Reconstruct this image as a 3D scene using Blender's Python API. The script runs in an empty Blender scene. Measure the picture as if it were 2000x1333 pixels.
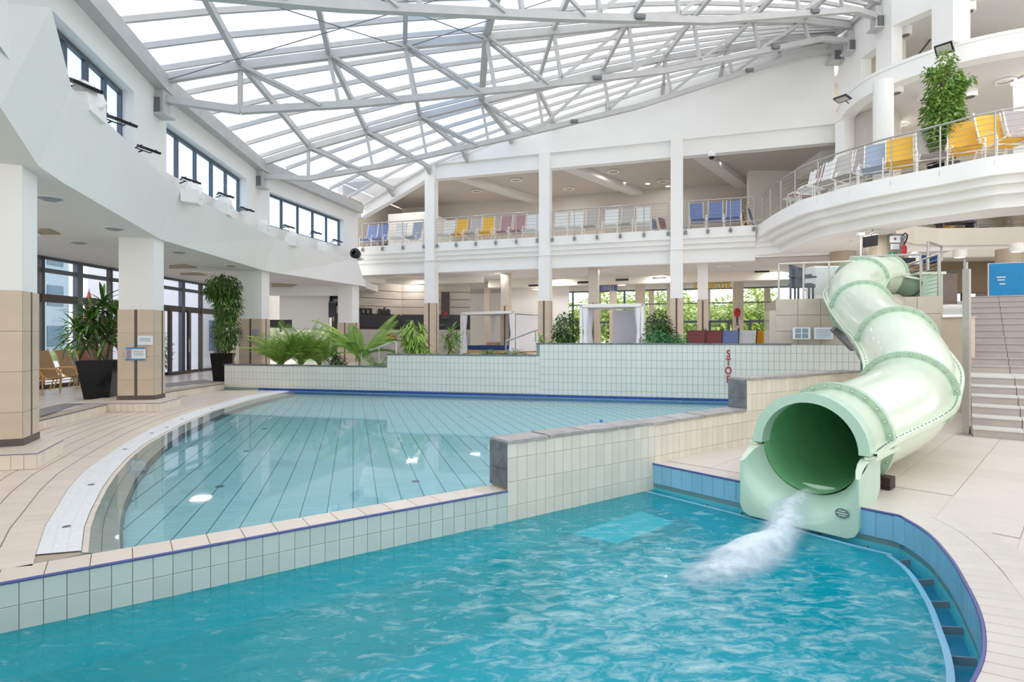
import bpy, math, random
from mathutils import Vector, Matrix
R = random.Random(7)
PI = math.pi
S = bpy.context.scene
COL = S.collection
V = Vector

# ---------------------------------------------------------------- camera, world, light, exposure
cam_d = bpy.data.cameras.new('camera'); cam = bpy.data.objects.new('camera', cam_d); COL.objects.link(cam)
cam.location = (0, 0, 1.6); cam.rotation_euler = (PI / 2, 0, 0)
cam_d.sensor_width = 36; cam_d.lens = 20.16; cam_d.shift_y = -0.00425; cam_d.clip_end = 400
S.camera = cam
S.view_settings.view_transform = 'Standard'; S.view_settings.look = 'None'
S.view_settings.exposure = 0.42; S.view_settings.gamma = 1; S.view_settings.use_curve_mapping = False
try:
    S.cycles.use_denoising = True
    S.cycles.max_bounces = 10; S.cycles.diffuse_bounces = 6; S.cycles.glossy_bounces = 4
    S.cycles.transparent_max_bounces = 24; S.cycles.transmission_bounces = 6
    S.cycles.sample_clamp_indirect = 6.0; S.cycles.caustics_reflective = False; S.cycles.caustics_refractive = False
except Exception:
    pass
wd = bpy.data.worlds.new('sky'); S.world = wd; wd.use_nodes = True
nt = wd.node_tree; nt.nodes.clear()
o_ = nt.nodes.new('ShaderNodeOutputWorld'); bg = nt.nodes.new('ShaderNodeBackground')
tc = nt.nodes.new('ShaderNodeTexCoord'); sp = nt.nodes.new('ShaderNodeSeparateXYZ')
rp = nt.nodes.new('ShaderNodeValToRGB'); ns = nt.nodes.new('ShaderNodeTexNoise'); mx = nt.nodes.new('ShaderNodeMixRGB')
rc = nt.nodes.new('ShaderNodeValToRGB')
nt.links.new(tc.outputs['Generated'], sp.inputs[0]); nt.links.new(sp.outputs['Z'], rp.inputs[0])
rp.color_ramp.elements[0].color = (1, 0.985, 0.965, 1); rp.color_ramp.elements[0].position = 0.05
rp.color_ramp.elements[1].color = (0.78, 0.87, 1, 1); rp.color_ramp.elements[1].position = 0.75
ns.inputs['Scale'].default_value = 2.2; ns.inputs['Detail'].default_value = 6
nt.links.new(tc.outputs['Generated'], ns.inputs['Vector']); nt.links.new(ns.outputs[0], rc.inputs[0])
rc.color_ramp.elements[0].position = 0.42; rc.color_ramp.elements[1].position = 0.62
nt.links.new(rc.outputs[0], mx.inputs[0]); nt.links.new(rp.outputs[0], mx.inputs[1]); mx.inputs[2].default_value = (1, 1, 1, 1)
nt.links.new(mx.outputs[0], bg.inputs[0]); bg.inputs[1].default_value = 1.62
nt.links.new(bg.outputs[0], o_.inputs[0])

def area(name, loc, size, power, rot=(0, 0, 0), color=(1, 0.98, 0.95), sy=None):
    d = bpy.data.lights.new(name, 'AREA'); d.energy = power; d.size = size; d.color = color
    if sy: d.shape = 'RECTANGLE'; d.size_y = sy
    o = bpy.data.objects.new(name, d); COL.objects.link(o); o.location = loc; o.rotation_euler = rot
    return o

# ---------------------------------------------------------------- helpers
F = 1120.0; HY = 658.0; CZ = 1.6
def W(px, py, z=0.0):
    d = F * (CZ - z) / (py - HY); return V(((px - 1000) / F * d, d, z))
def D(px, py, d): return V(((px - 1000) / F * d, d, CZ - (py - HY) / F * d))
def lin(h):
    if isinstance(h, str):
        h = h.lstrip('#'); c = [int(h[i:i + 2], 16) / 255 for i in (0, 2, 4)]
    else: c = h
    return tuple(x / 12.92 if x <= .04045 else ((x + .055) / 1.055) ** 2.4 for x in c) + (1,)
MATS = {}
def mat(name, col, rough=.5, metal=0, spec=.5, var=0.0, noise=0.0, nscale=8, bump=0.0, bscale=40, coat=0, trans=0, stretch=None, rnd=False, col2=None):
    m = bpy.data.materials.new(name); m.use_nodes = True; t = m.node_tree; b = t.nodes['Principled BSDF']
    c = lin(col); b.inputs['Base Color'].default_value = c; b.inputs['Roughness'].default_value = rough
    b.inputs['Metallic'].default_value = metal; b.inputs['Specular IOR Level'].default_value = spec
    if coat: b.inputs['Coat Weight'].default_value = coat; b.inputs['Coat Roughness'].default_value = .05
    co = t.nodes.new('ShaderNodeTexCoord'); src = co.outputs['Object']
    if stretch:
        mp = t.nodes.new('ShaderNodeMapping'); mp.inputs['Scale'].default_value = stretch
        t.links.new(src, mp.inputs[0]); src = mp.outputs[0]
    if noise or rnd or col2:
        n = t.nodes.new('ShaderNodeTexNoise'); n.inputs['Scale'].default_value = nscale; n.inputs['Detail'].default_value = 4
        t.links.new(src, n.inputs['Vector'])
        cr = t.nodes.new('ShaderNodeValToRGB'); cr.color_ramp.elements[0].position = .3; cr.color_ramp.elements[1].position = .7
        a = tuple(max(0, x * (1 - noise)) for x in c[:3]) + (1,); bb = tuple(min(1, x * (1 + noise)) for x in c[:3]) + (1,)
        if col2: a, bb = c, lin(col2)
        cr.color_ramp.elements[0].color = a; cr.color_ramp.elements[1].color = bb
        t.links.new(n.outputs[0], cr.inputs[0]); out = cr.outputs[0]
        if rnd:
            oi = t.nodes.new('ShaderNodeObjectInfo'); mr = t.nodes.new('ShaderNodeMapRange')
            mr.inputs['To Min'].default_value = 1 - var; mr.inputs['To Max'].default_value = 1 + var
            t.links.new(oi.outputs['Random'], mr.inputs[0])
            h = t.nodes.new('ShaderNodeHueSaturation'); t.links.new(mr.outputs[0], h.inputs['Value'])
            t.links.new(out, h.inputs['Color']); out = h.outputs[0]
        t.links.new(out, b.inputs['Base Color'])
    if bump:
        n2 = t.nodes.new('ShaderNodeTexNoise'); n2.inputs['Scale'].default_value = bscale; n2.inputs['Detail'].default_value = 3
        t.links.new(src, n2.inputs['Vector'])
        bp = t.nodes.new('ShaderNodeBump'); bp.inputs['Strength'].default_value = bump; bp.inputs['Distance'].default_value = .02
        t.links.new(n2.outputs[0], bp.inputs['Height']); t.links.new(bp.outputs[0], b.inputs['Normal'])
    MATS[name] = m
    return m
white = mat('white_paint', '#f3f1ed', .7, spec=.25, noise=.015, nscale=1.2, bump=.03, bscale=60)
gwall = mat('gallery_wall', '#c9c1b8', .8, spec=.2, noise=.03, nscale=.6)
soffit = mat('soffit_paint', '#dedbd6', .8, spec=.2, noise=.02, nscale=.8)
cream = mat('cream_wall', '#ece6da', .75, spec=.2, noise=.02, nscale=1)
steel = mat('grey_steel', '#c3c1bf', .45, metal=.1, noise=.05, nscale=3)
dsteel = mat('dark_steel', '#77767a', .4, metal=.4, noise=.05)
inox = mat('brushed_steel', '#b5b1ac', .35, metal=.6, noise=.06, nscale=20)
alu = mat('window_frame', '#5d6670', .4, metal=.3, noise=.04)
dframe = mat('door_frame_brown', '#4b4342', .45, noise=.05)
black = mat('black_plastic', '#17171a', .3, noise=.05)
beige = mat('beige_tile', '#d0bca6', .35, noise=.05, nscale=3, bump=.03)
beigeg = mat('beige_glossy_tile', '#c4b5a4', .18, noise=.05, nscale=3, coat=.3)
strip = mat('brown_strip', '#5e4f49', .4, noise=.1)
grout = mat('grout', '#b3a390', .9, noise=.08, nscale=30)
ggrout = mat('grey_grout', '#8b9490', .9, noise=.08, nscale=30)
deckt = mat('deck_tile', '#e6d6c6', .4, noise=.03, nscale=6, rnd=True, var=.04, bump=.15, bscale=30, stretch=(1, 6, 1))
bigt = mat('right_deck_tile', '#dccfc2', .4, noise=.04, nscale=3, rnd=True, var=.04, bump=.08, bscale=25, stretch=(6, 1, 1))
platt = mat('platform_tile', '#cfc9c6', .25, noise=.05, nscale=3, rnd=True, var=.05)
poolt = mat('pool_floor_tile', '#c6f6fa', .35, noise=.04, nscale=5, rnd=True, var=.04)
spillt = mat('spillway_tile', '#d3d8cd', .2, noise=.03, nscale=4, rnd=True, var=.05, coat=.2)
wallt = mat('pale_wall_tile', '#eadfce', .2, noise=.03, nscale=4, rnd=True, var=.05, coat=.2)
backt = mat('back_wall_tile', '#dcdcd3', .25, noise=.03, nscale=2, rnd=True, var=.03)
bluet = mat('light_blue_tile', '#8cc3dd', .2, noise=.05, nscale=4, rnd=True, var=.06, coat=.2)
navyt = mat('navy_tile', '#1d47a0', .2, noise=.12, nscale=6, rnd=True, var=.12)
cobalt = mat('cobalt_edge', '#555a96', .35, noise=.12, nscale=20)
aqua = mat('aqua_basin', '#56cbd8', .4, noise=.04, nscale=3)
ringt = mat('ring_tile', '#d6cbc0', .35, noise=.03, nscale=6, rnd=True, var=.03, bump=.1, bscale=30)
slate = mat('slate', '#6e7276', .55, noise=.35, nscale=6, bump=.8, bscale=18, rnd=True, var=.08)
slatetop = mat('slate_top', '#aba39f', .5, noise=.2, nscale=7, bump=.5, bscale=20, rnd=True, var=.07)
gutter = mat('white_gutter_grate', '#f0efee', .45, noise=.03, nscale=40, bump=.2, bscale=120)
mint = mat('mint_fibreglass', '#d9e3cb', .22, noise=.02, nscale=2, coat=.35)
minti = mat('mint_flange', '#b3ccb2', .3, noise=.05, nscale=10)
mintb = mat('mint_outlet', '#c0dbc4', .25, noise=.03, nscale=4, coat=.3)
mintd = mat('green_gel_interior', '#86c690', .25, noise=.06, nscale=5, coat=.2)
bolt_m = mat('bolt_steel', '#c8c9be', .25, metal=.7, noise=.05)
greypanel = mat('grey_panel', '#8f959b', .5, noise=.04)
wood = mat('wood_frame', '#c89a58', .4, noise=.12, nscale=10)
barwood = mat('bar_wall_stone', '#b9aea2', .5, noise=.1, nscale=2, stretch=(.3, 1, 3))
darkst = mat('dark_bar_panel', '#2c2b30', .35, noise=.1)
redm = mat('red_plastic', '#b1232a', .35, noise=.05)
greenm = mat('green_sign', '#128a5c', .4, noise=.05)
navy = mat('navy_cushion', '#213f74', .8, noise=.1, nscale=20)
peach = mat('peach_pillow', '#dcb48c', .8, noise=.05)
curt = mat('curtain_white', '#f0f0f6', .8, noise=.02)
basket = mat('anthracite_wicker', '#5c6066', .7, noise=.2, nscale=60)
pot = mat('black_glossy_pot', '#0b0b0d', .15, noise=.1, spec=.35)
bark = mat('bark', '#a58f79', .8, noise=.2, nscale=20)
soil = mat('soil', '#3c2f26', .9, noise=.2)
grassm = mat('lawn', '#8ea86e', .9, noise=.2, nscale=2)
pave = mat('outdoor_paving', '#cfcdd0', .8, noise=.06, nscale=2)
lampw = mat('lamp_white', '#f4f2ec', .5, noise=.01)
fab = {}
for k, c in dict(white='#e9ecec', grey='#c2bdb9', darkgrey='#b3aaa7', yellow='#efbc48', mauve='#b58f94', blue='#7d8fc0',
                 bluegrey='#a4b2c6', maroon='#8a4c4c', gold='#d99a1c', tan='#9b7e60', rust='#8f4f45', beigef='#dcd5c6').items():
    fab[k] = mat('sling_' + k, c, .8, noise=.05, nscale=60, bump=.1, bscale=200)
def leafmat(name, c1, c2):
    m = mat(name, c1, .5, col2=c2, nscale=3)
    return m
lf_dark = leafmat('leaf_dark', '#22401f', '#4f7d31')
lf_climb = leafmat('leaf_climber', '#27481f', '#6c9440')
lf_mid = leafmat('leaf_mid', '#3b6b28', '#7cab3d')
lf_yel = leafmat('leaf_yellow_green', '#5f9a2c', '#b9cc62')
lf_ficus = leafmat('leaf_ficus', '#4a7a2f', '#a9c766')
lf_fern = leafmat('leaf_fern', '#2c6b3a', '#5fa765')
lf_tree = leafmat('leaf_tree', '#a3bd58', '#e6ee9a')
def emis(name, col, st):
    m = bpy.data.materials.new(name); m.use_nodes = True; t = m.node_tree; b = t.nodes['Principled BSDF']
    b.inputs['Base Color'].default_value = lin(col); b.inputs['Emission Color'].default_value = lin(col); b.inputs['Emission Strength'].default_value = st
    return m
glow = emis('lamp_glow', '#fff6e4', 5)
def glass(name, tint, tr, rough=.02, ior=1.45, diff=None, spec=1.0):
    m = bpy.data.materials.new(name); m.use_nodes = True; t = m.node_tree; t.nodes.clear()
    out = t.nodes.new('ShaderNodeOutputMaterial'); a = t.nodes.new('ShaderNodeBsdfTransparent'); a.inputs[0].default_value = lin(tint)
    g = t.nodes.new('ShaderNodeBsdfGlossy'); g.inputs['Roughness'].default_value = rough; g.inputs[0].default_value = (spec, spec, spec, 1)
    base = a.outputs[0]
    if diff:
        d = t.nodes.new('ShaderNodeBsdfTranslucent' if tr < 1 else 'ShaderNodeBsdfDiffuse'); d.inputs[0].default_value = lin(diff)
        mm = t.nodes.new('ShaderNodeMixShader'); mm.inputs[0].default_value = 1 - tr
        t.links.new(base, mm.inputs[1]); t.links.new(d.outputs[0], mm.inputs[2]); base = mm.outputs[0]
    f = t.nodes.new('ShaderNodeFresnel'); f.inputs[0].default_value = ior
    m2 = t.nodes.new('ShaderNodeMixShader'); t.links.new(f.outputs[0], m2.inputs[0])
    t.links.new(base, m2.inputs[1]); t.links.new(g.outputs[0], m2.inputs[2]); t.links.new(m2.outputs[0], out.inputs[0])
    return m
g_sky = glass('clerestory_glass', '#bcd6ef', 1)
g_win = glass('window_glass', '#eef4f8', 1)
g_roof = [glass('roof_glazing_frosted', '#f2f3f6', .72, diff='#ffffff'), glass('roof_glazing_clear', '#dfe7f2', .85, diff='#e8f0ff'), glass('roof_glazing_blue', '#c3d9f5', .85, diff='#dfeaff')]
g_rail = glass('balustrade_glass', '#dfe8ea', 1)

class MB:
    def __init__(s): s.v = []; s.f = []; s.m = []; s.cur = 0
    def add(s, vs, fs):
        n = len(s.v); s.v += [tuple(v) for v in vs]
        for f in fs: s.f.append(tuple(i + n for i in f)); s.m.append(s.cur)
        return s
    def quad(s, a, b, c, d): return s.add([a, b, c, d], [(0, 1, 2, 3)])
    def box(s, c, sz, rz=0, taper=1.0):
        hx, hy, hz = sz[0] / 2, sz[1] / 2, sz[2] / 2; cs, sn = math.cos(rz), math.sin(rz); vs = []
        for z in (-1, 1):
            k = taper if z < 0 else 1
            for x, y in ((-1, -1), (1, -1), (1, 1), (-1, 1)):
                X, Y = x * hx * k, y * hy * k; vs.append((c[0] + X * cs - Y * sn, c[1] + X * sn + Y * cs, c[2] + z * hz))
        return s.add(vs, [(3, 2, 1, 0), (4, 5, 6, 7), (0, 1, 5, 4), (1, 2, 6, 5), (2, 3, 7, 6), (3, 0, 4, 7)])
    def beam(s, a, b, w, h, up=V((0, 0, 1))):
        a, b = V(a), V(b); d = (b - a)
        if d.length < 1e-6: return s
        d = d.normalized(); x = d.cross(up)
        if x.length < 1e-3: x = d.cross(V((1, 0, 0)))
        x = x.normalized(); y = x.cross(d).normalized(); vs = []
        for p in (a, b):
            for i, j in ((-1, -1), (1, -1), (1, 1), (-1, 1)): vs.append(p + x * (i * w / 2) + y * (j * h / 2))
        return s.add(vs, [(3, 2, 1, 0), (4, 5, 6, 7), (0, 1, 5, 4), (1, 2, 6, 5), (2, 3, 7, 6), (3, 0, 4, 7)])
    def tube(s, pts, r, n=8, cap=True, up=None):
        pts = [V(p) for p in pts]; rings = []
        rs = r if isinstance(r, (list, tuple)) else [r] * len(pts)
        px = None
        for i, p in enumerate(pts):
            t = (pts[min(i + 1, len(pts) - 1)] - pts[max(i - 1, 0)])
            t = t.normalized() if t.length > 1e-9 else V((0, 0, 1))
            if px is None:
                ref = V((0, 0, 1)) if abs(t.z) < .9 else V((1, 0, 0)); px = t.cross(ref).normalized()
            else:
                px = (px - t * px.dot(t)); px = px.normalized() if px.length > 1e-6 else t.cross(V((0, 1, 0))).normalized()
            py = t.cross(px)
            rings.append([p + px * (rs[i] * math.cos(2 * PI * k / n)) + py * (rs[i] * math.sin(2 * PI * k / n)) for k in range(n)])
        s.loft(rings, True)
        if cap:
            m = len(s.v); s.f.append(tuple(range(m - n, m))); s.m.append(s.cur)
            s.f.append(tuple(reversed(range(m - n * len(pts), m - n * (len(pts) - 1))))); s.m.append(s.cur)
        return s
    def loft(s, rings, closed):
        n = len(rings[0]); vs = [p for r in rings for p in r]; fs = []
        for i in range(len(rings) - 1):
            for k in range(n if closed else n - 1):
                a = i * n + k; b = i * n + (k + 1) % n; fs.append((a, b, b + n, a + n))
        return s.add(vs, fs)
    def prism(s, poly, z0, z1):
        n = len(poly); vs = [(p[0], p[1], z0) for p in poly] + [(p[0], p[1], z1) for p in poly]
        return s.add(vs, [tuple(reversed(range(n))), tuple(range(n, 2 * n))] + [(i, (i + 1) % n, n + (i + 1) % n, n + i) for i in range(n)])
    def slab(s, pts, nrm):          # polygon extruded along nrm
        n = len(pts); nrm = V(nrm); vs = [V(p) for p in pts] + [V(p) + nrm for p in pts]
        return s.add(vs, [tuple(reversed(range(n))), tuple(range(n, 2 * n))] + [(i, (i + 1) % n, n + (i + 1) % n, n + i) for i in range(n)])
    def lathe(s, prof, c=(0, 0, 0), n=16):
        rings = [[(c[0] + r * math.cos(2 * PI * k / n), c[1] + r * math.sin(2 * PI * k / n), c[2] + z) for k in range(n)] for r, z in prof]
        return s.loft(rings, True)
    def ball(s, c, r, n=8, sq=1):
        return s.lathe([(max(1e-4, r * math.sin(PI * i / (n // 2))), -r * sq * math.cos(PI * i / (n // 2))) for i in range(n // 2 + 1)], c, n)
    def build(s, name, mats, parent=None, world=True, smooth=False, kind=None):
        me = bpy.data.meshes.new(name)
        vs = s.v
        if parent is not None and world:
            L = wloc(parent); vs = [(a - L.x, b - L.y, c - L.z) for a, b, c in vs]
        me.from_pydata(vs, [], s.f)
        ml = mats if isinstance(mats, (list, tuple)) else [mats]
        for m in ml: me.materials.append(m)
        if len(ml) > 1: me.polygons.foreach_set('material_index', s.m)
        if smooth: me.polygons.foreach_set('use_smooth', [True] * len(me.polygons))
        me.update()
        o = bpy.data.objects.new(name, me); COL.objects.link(o)
        if parent is not None: o.parent = parent
        if kind: o['kind'] = kind
        return o
def wloc(o):
    L = V((0, 0, 0))
    while o is not None: L = L + o.location; o = o.parent
    return L
def tag(o, label=None, cat=None, group=None, kind=None):
    if label: o['label'] = label
    if cat: o['category'] = cat
    if group: o['group'] = group
    if kind: o['kind'] = kind
    return o
def thing(name, label, cat, loc=(0, 0, 0), rz=0, group=None, kind=None):
    o = bpy.data.objects.new(name, None); COL.objects.link(o); o.location = loc; o.rotation_euler = (0, 0, rz)
    o.empty_display_size = .1
    return tag(o, label, cat, group, kind)
KIDS = {}
def copy_tree(o, parent=None):
    c = o.copy(); COL.objects.link(c); c.parent = parent
    for ch in [x for x in bpy.data.objects if x.parent == o]: copy_tree(ch, c)
    return c
def struct(name, mb, m, parent=None, **k):
    o = mb.build(name, m, parent, **k)
    if parent is None: o['kind'] = 'structure'
    return o
def text(name, body, size, loc, rot, m, parent=None, ext=.004, align='CENTER', sx=1.0, bold=0.0):
    cu = bpy.data.curves.new(name, 'FONT'); cu.body = body; cu.size = size; cu.extrude = ext; cu.align_x = align; cu.offset = bold
    t = bpy.data.objects.new(name, cu); COL.objects.link(t)
    bpy.context.view_layer.update()
    me = bpy.data.meshes.new_from_object(t); bpy.data.objects.remove(t)
    o = bpy.data.objects.new(name, me); COL.objects.link(o); me.materials.clear(); me.materials.append(m)
    loc = V(loc)
    if parent is not None: loc = loc - wloc(parent); o.parent = parent
    o.location = loc; o.rotation_euler = rot; o.scale = (sx, 1, 1)
    return o
TC = {}
def tiles(parent, quads, th, m, name='tile', gap=.004, rest='tile_field', limit=300, lift=0.0):
    """quads: list of 4 corner points; each becomes a bevelled tile proud of its bed; nearest `limit` in view are parts"""
    camp = V((0, 0, 1.6)); L = wloc(parent); q2 = []
    for q in quads:
        c = (q[0] + q[1] + q[2] + q[3]) / 4
        px = 1000 + F * c.x / max(c.y, .1); py = HY - F * (c.z - CZ) / max(c.y, .1)
        vis = c.y > .5 and -60 < px < 2060 and -60 < py < 1390
        q2.append(((c - camp).length if vis else 1e6, c, q))
    q2.sort(key=lambda a: a[0])
    restmb = MB()
    for i, (dd, c, q) in enumerate(q2):
        ex = (q[1] - q[0]).normalized(); n = (q[1] - q[0]).cross(q[3] - q[0]).normalized(); ey = n.cross(ex)
        loc = [((p - c).dot(ex), (p - c).dot(ey)) for p in q]
        def shr(k):
            r_ = []
            for x, y in loc:
                l = math.hypot(x, y); r_.append((x - math.copysign(min(k, abs(x)), x), y - math.copysign(min(k, abs(y)), y)))
            return r_
        a = shr(gap / 2); b = shr(gap / 2 + .003)
        vs = [(x, y, 0) for x, y in a] + [(x, y, th - .002) for x, y in a] + [(x, y, th) for x, y in b]
        fs = [(8, 9, 10, 11)] + [(k, (k + 1) % 4, 4 + (k + 1) % 4, 4 + k) for k in range(4)] + [(4 + k, 4 + (k + 1) % 4, 8 + (k + 1) % 4, 8 + k) for k in range(4)]
        if i < limit and dd < 1e5:
            key = (m.name, th, tuple(round(t, 3) for p in loc for t in p))
            me = TC.get(key)
            if me is None:
                me = bpy.data.meshes.new(name); me.from_pydata(vs, [], fs); me.materials.append(m); TC[key] = me
            o = bpy.data.objects.new(name, me); COL.objects.link(o); o.parent = parent
            M = Matrix((ex, ey, n)).transposed().to_4x4(); M.translation = c - L; o.matrix_local = M
        else:
            restmb.add([c + ex * x + ey * y + n * z for x, y, z in vs], fs)
    if restmb.v: restmb.build(rest, m, parent, kind='stuff')
def poly_at(pts, s):
    """point at arclength s of a 2-D polyline"""
    for i in range(len(pts) - 1):
        a, b = V(pts[i]), V(pts[i + 1]); l = (b - a).length
        if s <= l or i == len(pts) - 2: return a + (b - a) * (s / l)
        s -= l
def plen(pts): return sum((V(pts[i + 1]) - V(pts[i])).length for i in range(len(pts) - 1))
def cr(pts, n):
    """catmull-rom through points"""
    P = [V(p) for p in pts]; P = [P[0] * 2 - P[1]] + P + [P[-1] * 2 - P[-2]]; out = []
    for i in range(1, len(P) - 2):
        for k in range(n):
            t = k / n; a, b, c, d = P[i - 1], P[i], P[i + 1], P[i + 2]
            out.append(.5 * ((2 * b) + (c - a) * t + (2 * a - 5 * b + 4 * c - d) * t * t + (3 * b - a - 3 * c + d) * t ** 3))
    out.append(P[-2]); return out
def offset(pts, d):
    """offset a 2-D polyline sideways by d to its left"""
    out = []
    for i, p in enumerate(pts):
        a = V(pts[max(i - 1, 0)][:2]); b = V(pts[min(i + 1, len(pts) - 1)][:2]); t = (b - a).normalized()
        out.append(V((p[0] - t.y * d, p[1] + t.x * d)))
    return out

# ================================================================ POOLS AND GROUND
def v2(p): return V((p[0], p[1]))
def inpoly(p, poly):
    c = False; n = len(poly); j = n - 1
    for i in range(n):
        a, b = poly[i], poly[j]
        if (a[1] > p[1]) != (b[1] > p[1]) and p[0] < (b[0] - a[0]) * (p[1] - a[1]) / (b[1] - a[1]) + a[0]: c = not c
        j = i
    return c
WL = [(-5.2, 2.46), (-3.33, 3.733), (-2.54, 4.267), (-1.36, 5.09), (-.053, 5.97)]
WD = [(-.053, 5.97), (1.78, 7.25), (3.5, 8.57)]
WU = [(3.5, 8.57), (6.3, 10.4)]
RE0 = [(1.78, 7.25), (2.56, 6.32), (3.25, 5.40), (3.48, 5.14)]
RE1 = [(3.48, 5.14), (3.40, 4.68), (3.17, 4.13), (2.95, 3.72), (2.76, 3.39), (2.56, 3.10), (2.28, 2.78), (1.9, 2.48), (1.3, 2.2), (.5, 2.0), (-1, 1.9), (-5.4, 1.9)]
RE1s = [v2(p) for p in cr([(a, b, 0) for a, b in RE1], 4)]
RE = [v2(p) for p in RE0[:-1]] + RE1s
ax2 = V((.74, .67)).normalized(); ed2 = V((ax2.y, -ax2.x)); OR2 = V((2.90, 5.80))
def in_notch(p, wa=.42, wb=.95): r_ = v2(p) - OR2; return abs(r_.dot(ed2)) < wa and -.2 < r_.dot(ax2) < wb
REb = [v2(RE0[0]), v2(RE0[1])] + [OR2 - ed2 * .38 + ax2 * .05, OR2 - ed2 * .38 + ax2 * .9, OR2 + ed2 * .38 + ax2 * .9, OR2 + ed2 * .38 + ax2 * .05] + [v2(RE0[2])] + RE1s
WLi = offset(WL, .28)

# front basin
fb = MB(); poly = [v2(p) for p in WL[:-1]] + [v2(p) for p in WD[:2]] + [v2(p) for p in RE[1:]]
fb.prism(poly, -1.6, -1.4); struct('floor_front_pool', fb, aqua)
bw_ = MB()
for a, b in zip(RE[:-1], RE[1:]): bw_.slab([(a.x, a.y, -1.4), (b.x, b.y, -1.4), (b.x, b.y, -.25), (a.x, a.y, -.25)], ((b - a).y * -.0, 0, 0) if 0 else V((-(b - a).y, (b - a).x, 0)).normalized() * .2)
struct('wall_pool_basin', bw_, aqua)

# spillway wall below the coping, tiled face
sw = MB(); wi = offset(WL, .28)
sw.prism([v2(p) for p in WL] + list(reversed(wi)), -1.4, -.014)
spill = struct('wall_spillway', sw, grout)
q = []; Lw = plen(WL); zr = [-.012, -.17, -.42, -.67]
n = int(Lw / .125)
for i in range(n):
    a, b = poly_at(WL, Lw - i * .125), poly_at(WL, Lw - (i + 1) * .125)
    nn = V(((b - a).y, -(b - a).x)).normalized() * -.0
    for z1, z0 in zip(zr[:-1], zr[1:]):
        q.append([V((b.x, b.y, z0)), V((a.x, a.y, z0)), V((a.x, a.y, z1)), V((b.x, b.y, z1))])
tiles(spill, q, .010, spillt)
cop = thing('pool_coping', 'cream tiled coping with cobalt nosing between the two pools', 'coping', (-2, 5, 0))
q = []
for i in range(int(Lw / .25)):
    s1, s0 = Lw - i * .25, Lw - (i + 1) * .25
    a, b = poly_at(WL, s0), poly_at(WL, s1); c, d = poly_at(wi, s1 * plen(wi) / Lw), poly_at(wi, s0 * plen(wi) / Lw)
    q.append([V((a.x, a.y, -.012)), V((b.x, b.y, -.012)), V((c.x, c.y, -.012)), V((d.x, d.y, -.012))])
tiles(cop, q, .012, deckt, name='coping_tile', gap=.006)
e = MB(); e.tube([(p[0] + .008, p[1] - .010, -.006) for p in WL], .011, 6); e.build('nosing_strip', cobalt, cop)
# divider wall
def divwall(name, line, z1, label):
    o = thing(name, label, 'wall', (line[0][0], line[0][1], 0))
    m = MB(); io = offset(line, .28)
    m.prism([v2(p) for p in line] + list(reversed(io)), -1.4, z1 - .03); m.build('core', grout, o)
    q = []; L_ = plen(line); nn = int(round(L_ / .125)); zz = [z for z in (.98, .73, .48, .33, .08, -.17, -.42, -.67) if z < z1 - .05]
    zz = [z1 - .03] + zz
    for i in range(nn):
        a, b = poly_at(line, L_ * i / nn), poly_at(line, L_ * (i + 1) / nn)
        for za, zb in zip(zz[:-1], zz[1:]):
            q.append([V((a.x, a.y, zb)), V((b.x, b.y, zb)), V((b.x, b.y, za)), V((a.x, a.y, za))])
    tiles(o, q, .010, wallt)
    q = []
    for i in range(nn):
        a, b = poly_at(io, plen(io) * i / nn), poly_at(io, plen(io) * (i + 1) / nn)
        for za, zb in zip(zz[:-1], zz[1:]): q.append([V((b.x, b.y, zb)), V((a.x, a.y, zb)), V((a.x, a.y, za)), V((b.x, b.y, za))])
    tiles(o, q, .010, wallt, limit=0)
    # slate slabs on top, ragged front edges
    ns_ = max(3, int(L_ / .52)); inn = offset(line, .31); out = offset(line, -.035)
    for i in range(ns_):
        a0, a1 = i / ns_, (i + 1) / ns_ - .004
        k = 5; f_ = [poly_at(out, plen(out) * (a0 + (a1 - a0) * j / k)) for j in range(k + 1)]
        dn = V((WD[1][1] - WD[0][1], -(WD[1][0] - WD[0][0]))).normalized()
        f_ = [p + dn * R.uniform(-.018, .012) for p in f_]
        b_ = [poly_at(inn, plen(inn) * a1), poly_at(inn, plen(inn) * a0)]
        zt_ = z1 + R.uniform(-.004, .006)
        MB().prism(f_ + b_, zt_ - .032, zt_).build('slate_slab', slatetop, o)
    # end face
    a = v2(line[0]); dv = (v2(line[1]) - a).normalized(); nv = V((-dv.y, dv.x))
    zl = z1 - .5 if z1 < .6 else z1 - .48
    for za, zb in ((z1 - .034, z1 - .30), (z1 - .304, zl)):
        m = MB(); p0 = a - dv * .02 - nv * .012; p1 = a - dv * .02 + nv * .30
        m.slab([(p0.x, p0.y, zb), (p1.x, p1.y, zb), (p1.x, p1.y, za), (p0.x, p0.y, za)], (dv.x * .019, dv.y * .019, 0)); m.build('end_slab', slate, o)
    return o
divwall('divider_wall', WD, .52, 'low cream tiled wall capped with ragged slate slabs, beside the shallow pool')
divwall('raised_divider_wall', WU, .98, 'taller slate-capped cream tiled wall section running behind the green slide')

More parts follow.
